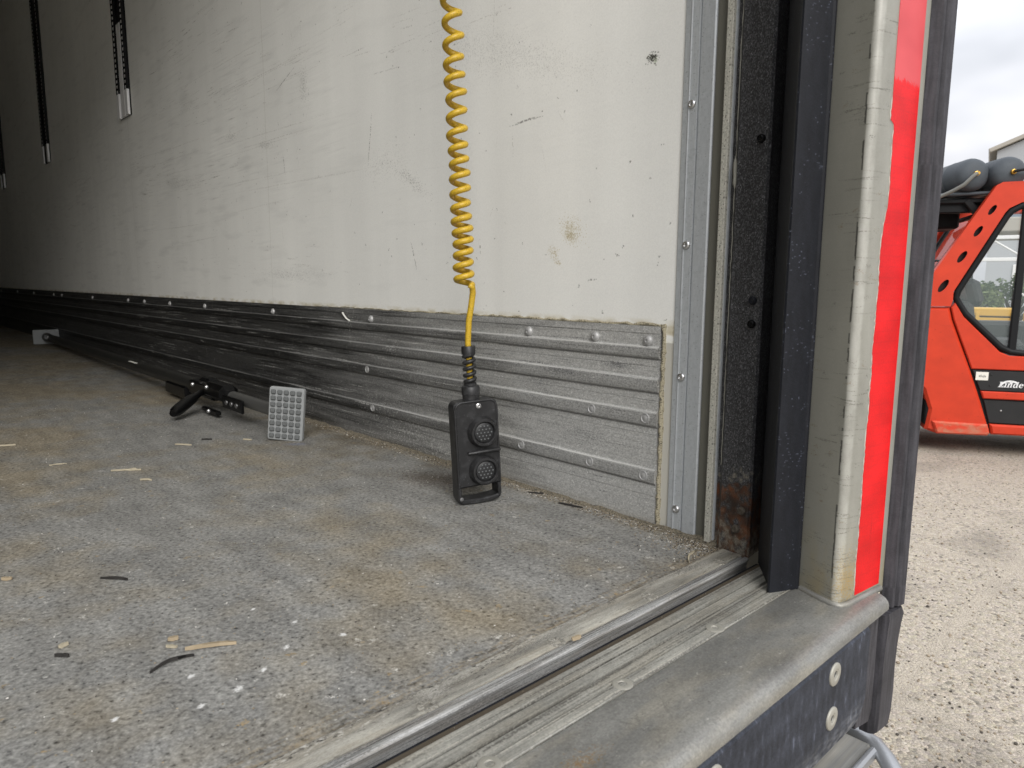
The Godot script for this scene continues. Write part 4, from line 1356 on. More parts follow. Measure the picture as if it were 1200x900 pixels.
func build_rail(t: Node3D, z: float, y0: float) -> void:
	var st := st_new()
	var w := 0.075
	var x := WX
	# dark web set back between the slotted flanges
	box(st, Vector3(x - 0.0035, y0, z - w), Vector3(x - 0.0005, 2.5, z + w), 0.0005)
	var o := part("lashing_rail", st, M.black_metal, t, Transform3D(Basis(), Vector3(0, -GROUND, 0)))
	st = st_new()
	extrude(st, PV([x - 0.004, z - 0.030, x - 0.011, z - 0.024, x - 0.011, z + 0.024, x - 0.004, z + 0.030]), Vector3(0, y0, 0), Vector3.RIGHT, Vector3.BACK, Vector3.UP, 0.35 if z > -4.0 else 1.49, 0.001)
	part("rail_web", st, M.bright_aluminium if z > -4.0 else M.black_metal, o)
	for s in [-1.0, 1.0]:
		st = st_new()
		var c: float = z + s * 0.056
		box(st, Vector3(x - 0.014, y0, c - 0.016), Vector3(x - 0.004, y0 + 0.095, c + 0.016), 0.001)
		var y := y0 + 0.100
		while y < 2.49:
			box(st, Vector3(x - 0.0120, y, c - 0.0095), Vector3(x - 0.0045, y + 0.010, c + 0.0105), 0.0005)
			y += 0.020
		var fl := part("slotted_flange", st, M.bright_aluminium, o)
		st = st_new()
		for e in [-1.0, 1.0]:
			box(st, Vector3(x - 0.0135, y0 + 0.0955, c + e * 0.0135 - 0.0035), Vector3(x - 0.004, 2.5, c + e * 0.0135 + 0.0035), 0.0006)
		part("flange_edge", st, M.black_metal, fl)

# ------------------------------------------------------------------ far side of the yard
func leaf_tree(called: String, label: String, at: Vector3, hgt: float, rad: float, seed_: int, low: float) -> void:
	var rng := RandomNumberGenerator.new()
	rng.seed = seed_
	var t := thing(called, label, "bush", at, "bushes beyond the yard")
	var st := st_new()
	var top := Vector3(rng.randf_range(-0.3, 0.3), hgt * 0.8, 0)
	tube(st, PackedVector3Array([Vector3.ZERO, Vector3(0.05, hgt * 0.3, 0.03), top]), 0.1, 8, 1.0, PackedFloat32Array([0.20, 0.14, 0.04]))
	var clumps := []
	for i in 16:
		var a := rng.randf() * TAU
		var h := rng.randf_range(low, 0.95) * hgt
		var rr := rad * sqrt(rng.randf()) * (1.15 - 0.6 * absf(h / hgt - 0.5) * 2.0)
		var c := Vector3(cos(a) * rr, h, sin(a) * rr)
		clumps.append(c)
		tube(st, PackedVector3Array([Vector3(0.05, h * 0.55, 0.0), c * Vector3(0.5, 0.85, 0.5), c]), 0.03, 5, 1.0, PackedFloat32Array([0.06, 0.035, 0.012]))
	part("trunk", st, M.bark, t)
	st = st_new()
	for c in clumps:
		var tone := Color(0.045, 0.075, 0.022).lerp(Color(0.115, 0.15, 0.05), rng.randf())
		var cr: float = rng.randf_range(0.28, 0.5) * rad
		for k in 420:
			var d := Vector3(rng.randfn(), rng.randfn() * 0.8, rng.randfn())
			var p: Vector3 = c + d.normalized() * cr * pow(rng.randf(), 0.4)
			var b := Basis.from_euler(Vector3(rng.randf() * 6, rng.randf() * 6, rng.randf() * 6))
			var s := rng.randf_range(0.03, 0.07)
			st.set_color(tone * rng.randf_range(0.75, 1.3))
			var n := b.y
			tri(st, p + b.x * s, p + b.z * s * 0.5, p - b.x * s, n)
			tri(st, p + b.x * s, p - b.z * s * 0.5, p - b.x * s, n)
	part("crown", st, M.leaf, t)

func build_background() -> void:
	# directions: e runs to the right as seen from the trailer, d runs away from it
	var e := Vector3(0.2327, 0, 0.9726)
	var d := Vector3(0.9726, 0, -0.2327)
	var face := Basis(e, Vector3.UP, -d)
	var g := Vector3(0, GROUND, 0)
	# gabled hall
	var at := d * 45.0 + e * 0.0 + g
	var hall := thing("warehouse", "pale grey warehouse with a low gabled roof behind the forklift", "building", at, "", face)
	var st := st_new()
	extrude(st, PV([-0.15, 0, 30, 0, 30, 8.4, 14.5, 14.5, -0.15, 8.35]), Vector3(0, 0, -30), Vector3.RIGHT, Vector3.UP, Vector3.BACK, 30.0, 0.0)
	part("wall", st, M.hall_wall, hall)
	st = st_new()
	for s in [[Vector2(-0.45, 8.25), Vector2(14.5, 14.55)], [Vector2(14.5, 14.55), Vector2(30.4, 8.3)]]:
		var n: Vector2 = (s[1] - s[0]).orthogonal().normalized()
		if n.y < 0:
			n = -n
		extrude(st, PackedVector2Array([s[0] + n * 0.02, s[1] + n * 0.02, s[1] + n * 0.22, s[0] + n * 0.22]), Vector3(0, 0, -30.2), Vector3.RIGHT, Vector3.UP, Vector3.BACK, 30.5, 0.02)
	part("roof", st, M.hall_roof, hall)
	# wall panels and windows across its front
	for i in 7:
		st = st_new()
		box(st, Vector3(0.3 + i * 4.2, 4.0, 0.002), Vector3(4.3 + i * 4.2, 6.6, 0.08), 0.02)
		part("cladding_panel", st, M.hall_panel, hall)
	for i in 6:
		st = st_new()
		box(st, Vector3(1.0 + i * 4.2, 1.0, 0.002), Vector3(3.6 + i * 4.2, 2.6, 0.06), 0.02)
		var win := part("window", st, M.white_frame, hall)
		st = st_new()
		box(st, Vector3(1.15 + i * 4.2, 1.15, 0.05), Vector3(3.45 + i * 4.2, 2.45, 0.07), 0.005)
		part("pane", st, M.seal_black, win)
	# low hall to the left of it
	at = d * 52.0 - e * 15.0 + g
	var low := thing("workshop", "long low white workshop hall behind the forklift's rear window", "building", at, "", face)
	st = st_new()
	box(st, Vector3(-14, 0, -14), Vector3(14.0, 6.9, 0), 0.02)
	part("wall", st, M.hall_wall, low)
	st = st_new()
	box(st, Vector3(-14.3, 6.92, -14.3), Vector3(14.3, 7.2, 0.4), 0.05)
	part("roof", st, M.hall_roof, low)
	for i in 7:
		st = st_new()
		box(st, Vector3(-13.0 + i * 3.9, 2.0, 0.002), Vector3(-10.6 + i * 3.9, 4.2, 0.06), 0.02)
		var win := part("window", st, M.hall_panel, low)
		st = st_new()
		box(st, Vector3(-12.85 + i * 3.9, 2.15, 0.05), Vector3(-10.75 + i * 3.9, 4.05, 0.07), 0.005)
		part("pane", st, M.seal_black, win)
	# white lattice girder of a canopy
	at = d * 24.0 + g
	var can := thing("canopy", "white lattice girder canopy seen through the forklift's cab window", "canopy", at, "", face)
	st = st_new()
	box(st, Vector3(-3, 3.02, -5), Vector3(12, 3.40, 0.0), 0.02)
	part("roof", st, M.hall_roof, can)
	var tops := [2.86, 2.26]
	for y in tops:
		st = st_new()
		box(st, Vector3(-3, y - 0.05, -0.06), Vector3(12, y + 0.05, 0.04), 0.01)
		part("chord", st, M.white_frame, can)
	for i in 20:
		st = st_new()
		var x0 := -3.0 + i * 0.75
		var a := Vector3(x0, 2.31 if i % 2 else 2.81, -0.01)
		var b := Vector3(x0 + 0.75, 2.81 if i % 2 else 2.31, -0.01)
		tube(st, PackedVector3Array([a, b]), 0.028, 6)
		part("lattice_bar", st, M.white_frame, can)
	for x in [-2.9, 4.5, 11.9]:
		st = st_new()
		box(st, Vector3(x - 0.08, 0, -0.12), Vector3(x + 0.08, 3.0, 0.1), 0.01)
		part("post", st, M.white_frame, can)
	# yellow cage boxes
	for i in 5:
		var p := d * (15.5 + 0.4 * (i % 2)) + e * (-1.4 + i * 1.28) + g
		var labels := ["yellow cage box at the left end of the row beyond the cab", "yellow cage box second in the row beyond the cab", "yellow cage box in the middle of the row beyond the cab", "yellow cage box second from the right end of the row beyond the cab", "yellow cage box at the right end of the row beyond the cab"]
		var c := thing("cage_box", labels[i], "crate", p, "yellow cage boxes beyond the forklift", face)
		st = st_new()
		for k in 6:
			box(st, Vector3(-0.55, 0.14 + k * 0.17, -0.8), Vector3(0.55, 0.28 + k * 0.17, 0.0), 0.01)
		part("side_board", st, M.crate_yellow, c)
		st = st_new()
		for x in [-0.56, -0.02, 0.52]:
			box(st, Vector3(x, 0, -0.82), Vector3(x + 0.06, 1.06, 0.02), 0.006)
		part("post", st, M.crate_yellow, c)
	var tl := ["broad green bush under the canopy, seen through the cab window", "green bush beside the canopy post, right of the broad one", "small green bush behind the yellow cage boxes, left of the broad one"]
	var tpos := [[20.0, 0.55, 1.75, 0.8], [20.5, 2.4, 1.8, 0.8], [21.5, -2.0, 1.7, 0.8]]
	for i in 3:
		leaf_tree(["bush", "bush", "bush"][i], tl[i], d * tpos[i][0] + e * tpos[i][1] + g, tpos[i][2], tpos[i][3], 400 + i, 0.25)

# ------------------------------------------------------------------ forklift
func build_forklift() -> void:
	var B := Basis(Vector3(0.4760, 0, 0.8794), Vector3.UP, Vector3(-0.8794, 0, 0.4760))
	var f := thing("forklift", "red gas forklift truck with grey gas bottles on its roof", "forklift", Vector3(7.506, GROUND, -1.795), "", B)
	var W := 1.25
	var st := st_new()
	var R := Vector3.RIGHT
	var U := Vector3.UP
	var BK := Vector3.BACK
	# counterweight
	var cw := PV([-0.279, 1.358, -0.249, 1.245, -0.181, 1.074, -0.069, 0.795, 0.037, 0.507, 0.107, 0.300, 0.128, 0.215, 0.110, 0.190, -0.300, 0.180, -0.345, 0.195])
	for i in 9:
		var a := -0.35 + i * (PI + 0.5) / 8.0
		cw.append(Vector2(-0.80 + cos(a) * 0.43, 0.36 + sin(a) * 0.43))
	cw.append_array(PV([-1.32, 0.30, -1.42, 0.34, -1.46, 0.9, -1.40, 1.22, -1.25, 1.352]))
	extrude(st, cw, Vector3(0, 0, -W), R, U, BK, W, 0.025)
	part("counterweight", st, M.fork_red, f)
	st = st_new()
	extrude(st, PV([-0.345, 0.300, -0.30, 0.182, 0.108, 0.192, 0.126, 0.215, 0.104, 0.296]), Vector3(0, 0, -0.02), R, U, BK, 0.05, 0.014)
	part("lower_flange", st, M.fork_dusty, f)
	# door panel under the window
	st = st_new()
	extrude(st, PV([-0.268, 1.358, -0.238, 1.400, -0.161, 1.275, 0.147, 0.965, 0.229, 0.930, 1.02, 0.925, 1.06, 0.800, -0.058, 0.800, -0.170, 1.076, -0.237, 1.245]), Vector3(0, 0, -0.09), R, U, BK, 0.088, 0.008)
	part("door_panel", st, M.fork_red, f)
	# dark core behind the panel gaps
	st = st_new()
	box(st, Vector3(-0.40, 0.25, -W + 0.03), Vector3(1.25, 0.93, -0.03), 0.01)
	part("chassis", st, M.seal_black, f)
	# side covers
	st = st_new()
	extrude(st, PV([-0.050, 0.790, 1.06, 0.790, 1.10, 0.606, 0.026, 0.606]), Vector3(0, 0, -0.05), R, U, BK, 0.046, 0.004)
	var cover := part("side_cover", st, M.fork_black, f)
	st = st_new()
	extrude(st, PV([0.030, 0.600, 1.10, 0.600, 1.11, 0.532, 0.055, 0.532]), Vector3(0, 0, -0.05), R, U, BK, 0.058, 0.008)
	part("red_stripe", st, M.fork_red, f)
	st = st_new()
	extrude(st, PV([0.062, 0.518, 1.11, 0.518, 1.14, 0.308, 0.122, 0.308]), Vector3(0, 0, -0.05), R, U, BK, 0.040, 0.004)
	part("side_cover", st, M.fork_black, f)
	st = st_new()
	extrude(st, PV([0.124, 0.298, 1.22, 0.298, 1.22, 0.215, 0.143, 0.205]), Vector3(0, 0, -0.12), R, U, BK, 0.14, 0.015)
	part("step_rail", st, M.fork_red, f)
	st = st_new()
	lathe(st, PV([0.009, 0.0, 0.009, 0.003, 0.006, 0.006, 0.0, 0.006]), 10, Transform3D(Basis(Vector3.RIGHT, PI * 0.5), Vector3.ZERO))
	var cap := st.commit()
	for q in [[0.205, 0.425, -0.010], [0.62, 0.425, -0.010], [0.10, 0.755, -0.004], [0.10, 0.655, -0.004], [0.62, 0.70, -0.004]]:
		part("screw", cap, M.steel if q[2] < -0.008 else M.fork_black, cover, Transform3D(Basis(), Vector3(q[0], q[1], q[2])))
	for q in [[-0.20, 0.26, 0.03], [0.02, 0.255, 0.03]]:
		part("screw", cap, M.fork_dusty, f, Transform3D(Basis(), Vector3(q[0], q[1], q[2] - 0.004)))
	st = st_new()
	extrude(st, PV([0.054, 0.528, 0.300, 0.528, 0.300, 0.519, 0.060, 0.519]), Vector3(0, 0, -0.03), R, U, BK, 0.012, 0.0)
	part("panel_gap_strip", st, M.seal_black, cover)
	# sticker and maker's emblem on the upper cover
	st = st_new()
	box(st, Vector3(-0.022, 0.700, -0.003), Vector3(0.078, 0.776, -0.001), 0.0008)
	var stk := part("sticker", st, M.sticker_white, cover)
	st = st_new()
	for k in [[0.004, 0.728, 0.010, 0.745], [0.016, 0.728, 0.022, 0.750], [0.028, 0.728, 0.034, 0.742], [0.040, 0.726, 0.046, 0.748], [0.052, 0.728, 0.057, 0.744]]:
		box(st, Vector3(k[0], k[1], -0.0012), Vector3(k[2], k[3], -0.0002), 0.0002)
	part("sticker_print", st, M.ink, stk)
	var tm := TextMesh.new()
	var fnt := SystemFont.new()
	fnt.font_names = PackedStringArray(["Droid Serif"])
	fnt.font_weight = 700
	tm.font = fnt
	tm.text = "Linde"
	tm.font_size = 64
	tm.pixel_size = 0.00105
	tm.depth = 0.002
	var lo := MeshInstance3D.new()
	lo.name = "emblem_lettering"
	lo.mesh = tm
	lo.material_override = M.logo_white
	cover.add_child(lo, true)
	lo.transform = Transform3D(Basis(Vector3(1, 0, 0), Vector3(0.28, 1, 0), Vector3(0, 0, 1)), Vector3(0.262, 0.667, -0.003))
	st = st_new()
	var arc := PackedVector2Array()
	for i in 15:
		var a := PI - i * PI * 0.80 / 14.0
		arc.append(Vector2(0.255 + cos(a) * 0.082, 0.652 + sin(a) * 0.056))
	for i in 15:
		var a := PI * 0.20 + i * PI * 0.80 / 14.0
		arc.append(Vector2(0.257 + cos(a) * 0.066, 0.652 + sin(a) * 0.040))
	extrude(st, arc, Vector3(0, 0, -0.004), R, U, BK, 0.002, 0.0)
	extrude(st, ellipse(Vector2(0.262, 0.6885), 0.014, 0.011, 0.0), Vector3(0, 0, -0.004), R, U, BK, 0.002, 0.0)
	part("emblem_arch", st, M.logo_white, cover)

	# overhead guard: both side frames, pierced near pillar
	var gp := PV([-0.62, 1.368, -0.276, 1.368, -0.262, 1.420, -0.262, 1.505, 0.075, 2.190, 0.105, 2.235, 0.200, 2.285, 1.25, 2.285, 1.30, 2.34, 1.28, 2.45, 0.195, 2.465, 0.040, 2.462, -0.005, 2.436, -0.099, 2.270, -0.470, 1.616, -0.55, 1.46])
	var guard := CSGPolygon3D.new()
	guard.name = "overhead_guard"
	guard.polygon = gp
	guard.depth = 0.09
	guard.material = M.fork_red
	f.add_child(guard, true)
	guard.position = Vector3(0, 0, 0)
	for h in [[-0.021, 2.224, 0.050], [-0.114, 2.040, 0.054], [-0.221, 1.815, 0.060], [-0.349, 1.554, 0.066]]:
		var hole := CSGPolygon3D.new()
		hole.name = numbered("hole", guard)
		hole.operation = CSGShape3D.OPERATION_SUBTRACTION
		hole.polygon = ellipse(Vector2(h[0], h[1]), h[2], h[2] * 0.40, 1.0)
		hole.depth = 0.06
		hole.material = M.hole_dark
		guard.add_child(hole, true)
		hole.position = Vector3(0, 0, 0.02)
	st = st_new()
	extrude(st, gp, Vector3(0, 0, -W), R, U, BK, 0.09, 0.012)
	part("overhead_guard", st, M.fork_red, f)
	st = st_new()
	for x in [0.05, 0.35, 0.65, 0.95, 1.2]:
		box(st, Vector3(x, 2.36, -W + 0.09), Vector3(x + 0.07, 2.43, -0.09), 0.01)
	part("roof_bars", st, M.fork_red, f)
	st = st_new()
	extrude(st, PV([-0.60, 1.36, 0.02, 2.41, 1.25, 2.41, 1.25, 2.425, 0.01, 2.425, -0.62, 1.36]), Vector3(0, 0, -0.16), R, U, BK, 0.05, 0.004)
	part("pillar_lining", st, M.seal_black, f)
	# front pillar
	st = st_new()
	tube(st, PackedVector3Array([Vector3(1.02, 0.90, -0.05), Vector3(1.10, 1.5, -0.05), Vector3(1.18, 2.30, -0.05)]), 0.05, 8)
	tube(st, PackedVector3Array([Vector3(1.02, 0.90, -W + 0.05), Vector3(1.10, 1.5, -W + 0.05), Vector3(1.18, 2.30, -W + 0.05)]), 0.05, 8)
	part("front_pillars", st, M.fork_red, f)
	# cab window: rubber frame, post and pane
	var wl := [Vector2(1.0, 0.955), Vector2(0.335, 0.957), Vector2(0.235, 0.968), Vector2(0.155, 1.008), Vector2(-0.148, 1.305), Vector2(-0.212, 1.405), Vector2(-0.232, 1.450), Vector2(-0.222, 1.510), Vector2(0.098, 2.165), Vector2(0.135, 2.215), Vector2(0.215, 2.262), Vector2(0.32, 2.270), Vector2(1.12, 2.265)]
	var wp := PackedVector3Array()
	for v in wl:
		wp.append(Vector3(v.x, v.y, -0.03))
	st = st_new()
	tube(st, wp, 0.030, 8)
	var wf := part("window_frame", st, M.seal_black, f)
	st = st_new()
	box(st, Vector3(0.215, 0.96, -0.05), Vector3(0.275, 2.26, -0.01), 0.008)
	part("window_post", st, M.seal_black, wf)
	st = st_new()
	extrude(st, PackedVector2Array(wl), Vector3(0, 0, -0.046), R, U, BK, 0.004, 0.0)
	part("pane", st, M.glass, wf)
	# rear window between the pillars
	st = st_new()
	tube(st, PackedVector3Array([Vector3(-0.48, 1.42, -0.14), Vector3(-0.10, 2.14, -0.14), Vector3(-0.07, 2.20, -0.20), Vector3(-0.07, 2.20, -W + 0.2), Vector3(-0.10, 2.14, -W + 0.14), Vector3(-0.48, 1.42, -W + 0.14), Vector3(-0.48, 1.42, -0.14)]), 0.022, 8)
	var rw := part("rear_window_frame", st, M.seal_black, f)
	st = st_new()
	quad(st, Vector3(-0.48, 1.42, -0.14), Vector3(-0.08, 2.18, -0.14), Vector3(-0.08, 2.18, -W + 0.14), Vector3(-0.48, 1.42, -W + 0.14), Vector3(-0.88, 0.47, 0).normalized())
	part("pane", st, M.glass, rw)
	st = st_new()
	tube(st, PackedVector3Array([Vector3(-0.40, 1.72, -1.0), Vector3(-0.30, 1.80, -0.6), Vector3(-0.24, 1.78, -0.35)]), 0.012, 6)
	part("wiper", st, M.seal_black, rw)
	# seat
	st = st_new()
	cbox(st, Transform3D(Basis(Vector3.BACK, 0.16), Vector3(-0.02, 1.10, -0.62)), Vector3(0.16, 0.62, 0.48), 0.05)
	cbox(st, Transform3D(Basis(Vector3.BACK, 0.30), Vector3(0.025, 1.49, -0.62)), Vector3(0.13, 0.28, 0.36), 0.05)
	var seat := part("seat", st, M.seat_vinyl, f)
	st = st_new()
	cbox(st, Transform3D(Basis(), Vector3(0.22, 0.98, -0.62)), Vector3(0.50, 0.14, 0.48), 0.05)
	part("seat_cushion", st, M.seat_vinyl, seat)
	st = st_new()
	box(st, Vector3(-0.10, 0.93, -1.18), Vector3(1.0, 1.20, -0.92), 0.04)
	part("console", st, M.seat_vinyl, f)
	# steering column
	st = st_new()
	tube(st, PackedVector3Array([Vector3(0.95, 0.9, -0.62), Vector3(0.75, 1.28, -0.62)]), 0.035, 8)
	var ringp := PackedVector3Array()
	for i in 21:
		var a := TAU * i / 20.0
		ringp.append(Vector3(0.74, 1.30, -0.62) + Vector3(0.886, 0.46, 0) * cos(a) * 0.16 * Vector3(1, 1, 1).x + Vector3(0, 0, 1) * sin(a) * 0.16)
	tube(st, ringp, 0.014, 6)
	part("steering_wheel", st, M.seal_black, f)
	# gas bottles lying across the rear of the roof
	var ax := Vector3(-0.24, -0.02, -0.97).normalized()
	for c in [[Vector3(-0.170, 2.545, -0.02)], [Vector3(0.112, 2.548, -0.02)]]:
		st = st_new()
		lathe(st, PV([0.0, 0.0, 0.06, 0.004, 0.105, 0.016, 0.134, 0.040, 0.146, 0.075, 0.147, 0.27, 0.149, 0.272, 0.149, 0.30, 0.147, 0.302, 0.147, 0.90, 0.134, 0.94, 0.105, 0.97, 0.05, 0.985, 0.0, 0.99]), 30, xf_axis(c[0], ax))
		var bt := part("gas_bottle", st, M.tank_grey, f)
		st = st_new()
		lathe(st, PV([0.0, -0.045, 0.014, -0.045, 0.016, -0.02, 0.022, -0.018, 0.024, 0.006, 0.0, 0.008]), 12, xf_axis(c[0], ax))
		part("valve", st, M.brass, bt)
	st = st_new()
	tube(st, PackedVector3Array([Vector3(-0.170, 2.545, 0.02), Vector3(-0.20, 2.52, 0.03), Vector3(-0.26, 2.45, 0.02), Vector3(-0.33, 2.405, -0.02), Vector3(-0.45, 2.345, -0.10), Vector3(-0.62, 2.27, -0.2)]), 0.017, 8)
	part("gas_hose", st, M.hose_grey, f)
	st = st_new()
	tube(st, PackedVector3Array([Vector3(0.112, 2.548, 0.02), Vector3(0.17, 2.56, 0.03), Vector3(0.30, 2.555, 0.0), Vector3(0.45, 2.50, -0.1)]), 0.013, 8)
	part("gas_hose", st, M.seal_black, f)
	# cradle under the bottles
	st = st_new()
	box(st, Vector3(-0.60, 2.30, -1.05), Vector3(-0.02, 2.345, -0.14), 0.01)
	box(st, Vector3(-0.55, 2.22, -0.24), Vector3(-0.06, 2.31, -0.18), 0.01)
	cbox(st, Transform3D(Basis(Vector3.BACK, 0.7), Vector3(-0.12, 2.24, -0.16)), Vector3(0.06, 0.24, 0.05), 0.008)
	box(st, Vector3(-0.45, 2.10, -1.0), Vector3(-0.15, 2.30, -0.5), 0.02)
	var crd := part("bottle_cradle", st, M.seal_black, f)
	st = st_new()
	tube(st, PackedVector3Array([Vector3(-0.60, 2.372, -0.10), Vector3(0.02, 2.385, -0.10)]), 0.016, 8)
	part("cradle_tube", st, M.tank_grey, crd)
	# wheels
	for w in [[-0.80, 0.34, 0.34, -0.03], [-0.80, 0.34, 0.34, -W + 0.27], [1.32, 0.40, 0.40, 0.0], [1.32, 0.40, 0.40, -W + 0.30]]:
		st = st_new()
		var r: float = w[2]
		lathe(st, PV([r * 0.55, -0.24, r * 0.9, -0.24, r, -0.21, r, -0.03, r * 0.9, 0.0, r * 0.55, 0.0, r * 0.5, -0.03]), 26, xf_axis(Vector3(w[0], w[1], w[3]), Vector3.BACK))
		var wh := part("wheel", st, M.tyre, f)
		st = st_new()
		lathe(st, PV([r * 0.54, -0.2, r * 0.54, -0.03, r * 0.3, -0.05, r * 0.25, -0.02, 0.0, -0.02]), 20, xf_axis(Vector3(w[0], w[1], w[3]), Vector3.BACK))
		part("rim", st, M.steel, wh)
	# mast and forks ahead of the cab, out of the frame
	st = st_new()
	for z in [-0.25, -1.0]:
		box(st, Vector3(1.72, 0.12, z - 0.06), Vector3(1.86, 2.5, z + 0.06), 0.01)
	for y in [0.4, 1.3, 2.4]:
		box(st, Vector3(1.74, y, -1.0), Vector3(1.82, y + 0.1, -0.25), 0.01)
	var mast := part("mast", st, M.seal_black, f)
	for z in [-0.40, -0.85]:
		st = st_new()
		box(st, Vector3(1.88, 0.06, z - 0.07), Vector3(1.94, 0.75, z + 0.07), 0.006)
		box(st, Vector3(1.88, 0.05, z - 0.07), Vector3(3.05, 0.095, z + 0.07), 0.006)
		part("fork", st, M.steel, mast)
	st = st_new()
	box(st, Vector3(1.0, 0.42, -W + 0.3), Vector3(1.74, 0.95, -0.3), 0.02)
	part("front_axle_housing", st, M.fork_red, f)

# ------------------------------------------------------------------ pendant control on its coiled cord
func build_pendant() -> void:
	var xr := Vector3(0.949, 0, 0.316).normalized()
	var zf := xr.cross(Vector3.UP)
	var B := Basis(xr, Vector3.UP, zf) * Basis(Vector3.BACK, 0.055)
	var base := Vector3(0.744, 0.001, -0.884)
	var p := thing("control_pendant", "black hand control with two round buttons standing on the floor", "control", base, "", B)
	var R := Vector3.RIGHT
	var U := Vector3.UP
	var BK := Vector3.BACK
	var hw := 0.0385
	var D := 0.030
	# housing: body above the grip slot, legs and grip bar round it
	var body := PackedVector2Array()
	body.append_array(PV([-hw, 0.030, hw, 0.030]))
	for k in 2:
		var c := Vector2((hw - 0.011) * (1 if k == 0 else -1), 0.164 - 0.0)
		for i in 6:
			var a := PI * 0.5 * (k + i / 5.0)
			body.append(c + Vector2(cos(a), sin(a)) * 0.011)
	var st := st_new()
	extrude(st, body, Vector3(0, 0, -D * 0.5), R, U, BK, D, 0.003)
	for s in [-1.0, 1.0]:
		extrude(st, PV([s * hw, 0.0305, s * hw, 0.012, s * (hw - 0.003), 0.005, s * (hw - 0.006), 0.008, s * (hw - 0.006), 0.0305]), Vector3(0, 0, -D * 0.5), R, U, BK, D, 0.0015)
	var bar := PackedVector2Array()
	for i in 11:
		var x := lerpf(-hw + 0.004, hw - 0.004, i / 10.0)
		bar.append(Vector2(x, 0.0 + 0.0045 * pow(absf(x) / hw, 2.0)))
	for i in 11:
		var x := lerpf(hw - 0.004, -hw + 0.004, i / 10.0)
		bar.append(Vector2(x, 0.0085 + 0.0035 * pow(absf(x) / hw, 2.0)))
	extrude(st, bar, Vector3(0, 0, -D * 0.5), R, U, BK, D, 0.002)
	var hs := part("housing", st, M.black_plastic, p)
	# raised front rim
	st = st_new()
	var rim := PackedVector3Array()
	for v in [Vector2(-hw + 0.002, 0.032), Vector2(-hw + 0.002, 0.162), Vector2(-hw + 0.006, 0.170), Vector2(-hw + 0.012, 0.1735), Vector2(hw - 0.012, 0.1735), Vector2(hw - 0.006, 0.170), Vector2(hw - 0.002, 0.162), Vector2(hw - 0.002, 0.032)]:
		rim.append(Vector3(v.x, v.y, D * 0.5 - 0.0005))
	tube(st, rim, 0.0022, 6)
	part("rim", st, M.black_plastic, hs)
	# buttons: collar, recessed face, small studs
	for b in [Vector2(0.0085, 0.122), Vector2(0.0075, 0.057)]:
		var xf := Transform3D(Basis(Vector3.RIGHT, PI * 0.5), Vector3(b.x, b.y, D * 0.5))
		st = st_new()
		lathe(st, PV([0.0258, 0.0, 0.0256, 0.004, 0.0236, 0.0062, 0.0232, 0.0115, 0.0222, 0.0128, 0.0190, 0.0130, 0.0178, 0.0118, 0.0175, 0.0080, 0.0, 0.0080]), 32, xf)
		var bt := part("button", st, M.black_plastic, p)
		st = st_new()
		lathe(st, PV([0.0168, 0.0079, 0.0168, 0.0092, 0.0158, 0.0102, 0.010, 0.0108, 0.0, 0.0110]), 28, xf)
		part("button_face", st, M.grey_plastic, bt)
		st = st_new()
		for q in range(-2, 3):
			for r in range(-2, 3):
				var o := Vector2(q * 0.0062 + r * 0.0031, r * 0.0054)
				if o.length() < 0.0135:
					lathe(st, PV([0.0015, 0.0, 0.0014, 0.0008, 0.0009, 0.0014, 0.0, 0.0016]), 8, Transform3D(Basis(Vector3.RIGHT, PI * 0.5), Vector3(b.x + o.x, b.y + o.y, D * 0.5 + 0.0104)))
		part("button_studs", st, M.pad_stud, bt)
	# guard bar between them
	st = st_new()
	var gb := PackedVector3Array()
	for i in 9:
		var x := lerpf(-0.019, 0.037, i / 8.0)
		gb.append(Vector3(x, 0.0890 + 0.0012 * sin(i * 0.39), D * 0.5 + 0.0035 + 0.003 * sin(PI * i / 8.0)))
	tube(st, gb, 0.0042, 8, 0.7)
	part("guard_bar", st, M.black_plastic, p)
	st = st_new()
	lathe(st, PV([0.0046, 0.0, 0.0044, 0.0014, 0.003, 0.0022, 0.0018, 0.0022, 0.0016, 0.0008, 0.0, 0.0008]), 12, Transform3D(Basis(Vector3.RIGHT, PI * 0.5), Vector3(0.0045, 0.1655, D * 0.5)))
	part("screw", st, M.bright_steel, p)
	st = st_new()
	lathe(st, PV([0.0034, 0.0, 0.0032, 0.001, 0.0, 0.0014]), 10, Transform3D(Basis(Vector3.RIGHT, PI * 0.5), Vector3(-hw + 0.005, 0.0125, D * 0.5 - 0.001)))
	part("screw", st, M.steel, p)
	# gland nut and bend relief
	st = st_new()
	lathe(st, PV([0.0, 0.170, 0.0155, 0.170, 0.0155, 0.176, 0.0142, 0.1765, 0.0142, 0.1835, 0.0152, 0.184, 0.0152, 0.196, 0.0138, 0.198, 0.0105, 0.199, 0.0, 0.199]), 12, Transform3D(Basis(), Vector3(-0.002, 0, 0)))
	part("gland_nut", st, M.black_plastic, p)
	st = st_new()
	var hel := PackedVector3Array()
	for i in 5 * 18 + 1:
		var a := -TAU * i / 18.0
		hel.append(Vector3(-0.002 + cos(a) * 0.0082, 0.200 + 0.052 * i / 90.0, sin(a) * 0.0082))
	tube(st, hel, 0.0036, 6)
	lathe(st, PV([0.0075, 0.250, 0.0115, 0.250, 0.0115, 0.262, 0.0105, 0.2635, 0.0065, 0.2635]), 16, Transform3D(Basis(), Vector3(-0.002, 0, 0)))
	lathe(st, PV([0.0105, 0.198, 0.0105, 0.202, 0.008, 0.204]), 16, Transform3D(Basis(), Vector3(-0.002, 0, 0)))
	part("bend_relief", st, M.black_plastic, p)

	# cord: straight tail out of the relief, then coils up to the roof
	var foot := Transform3D(B, base) * Vector3(-0.002, 0.190, 0)
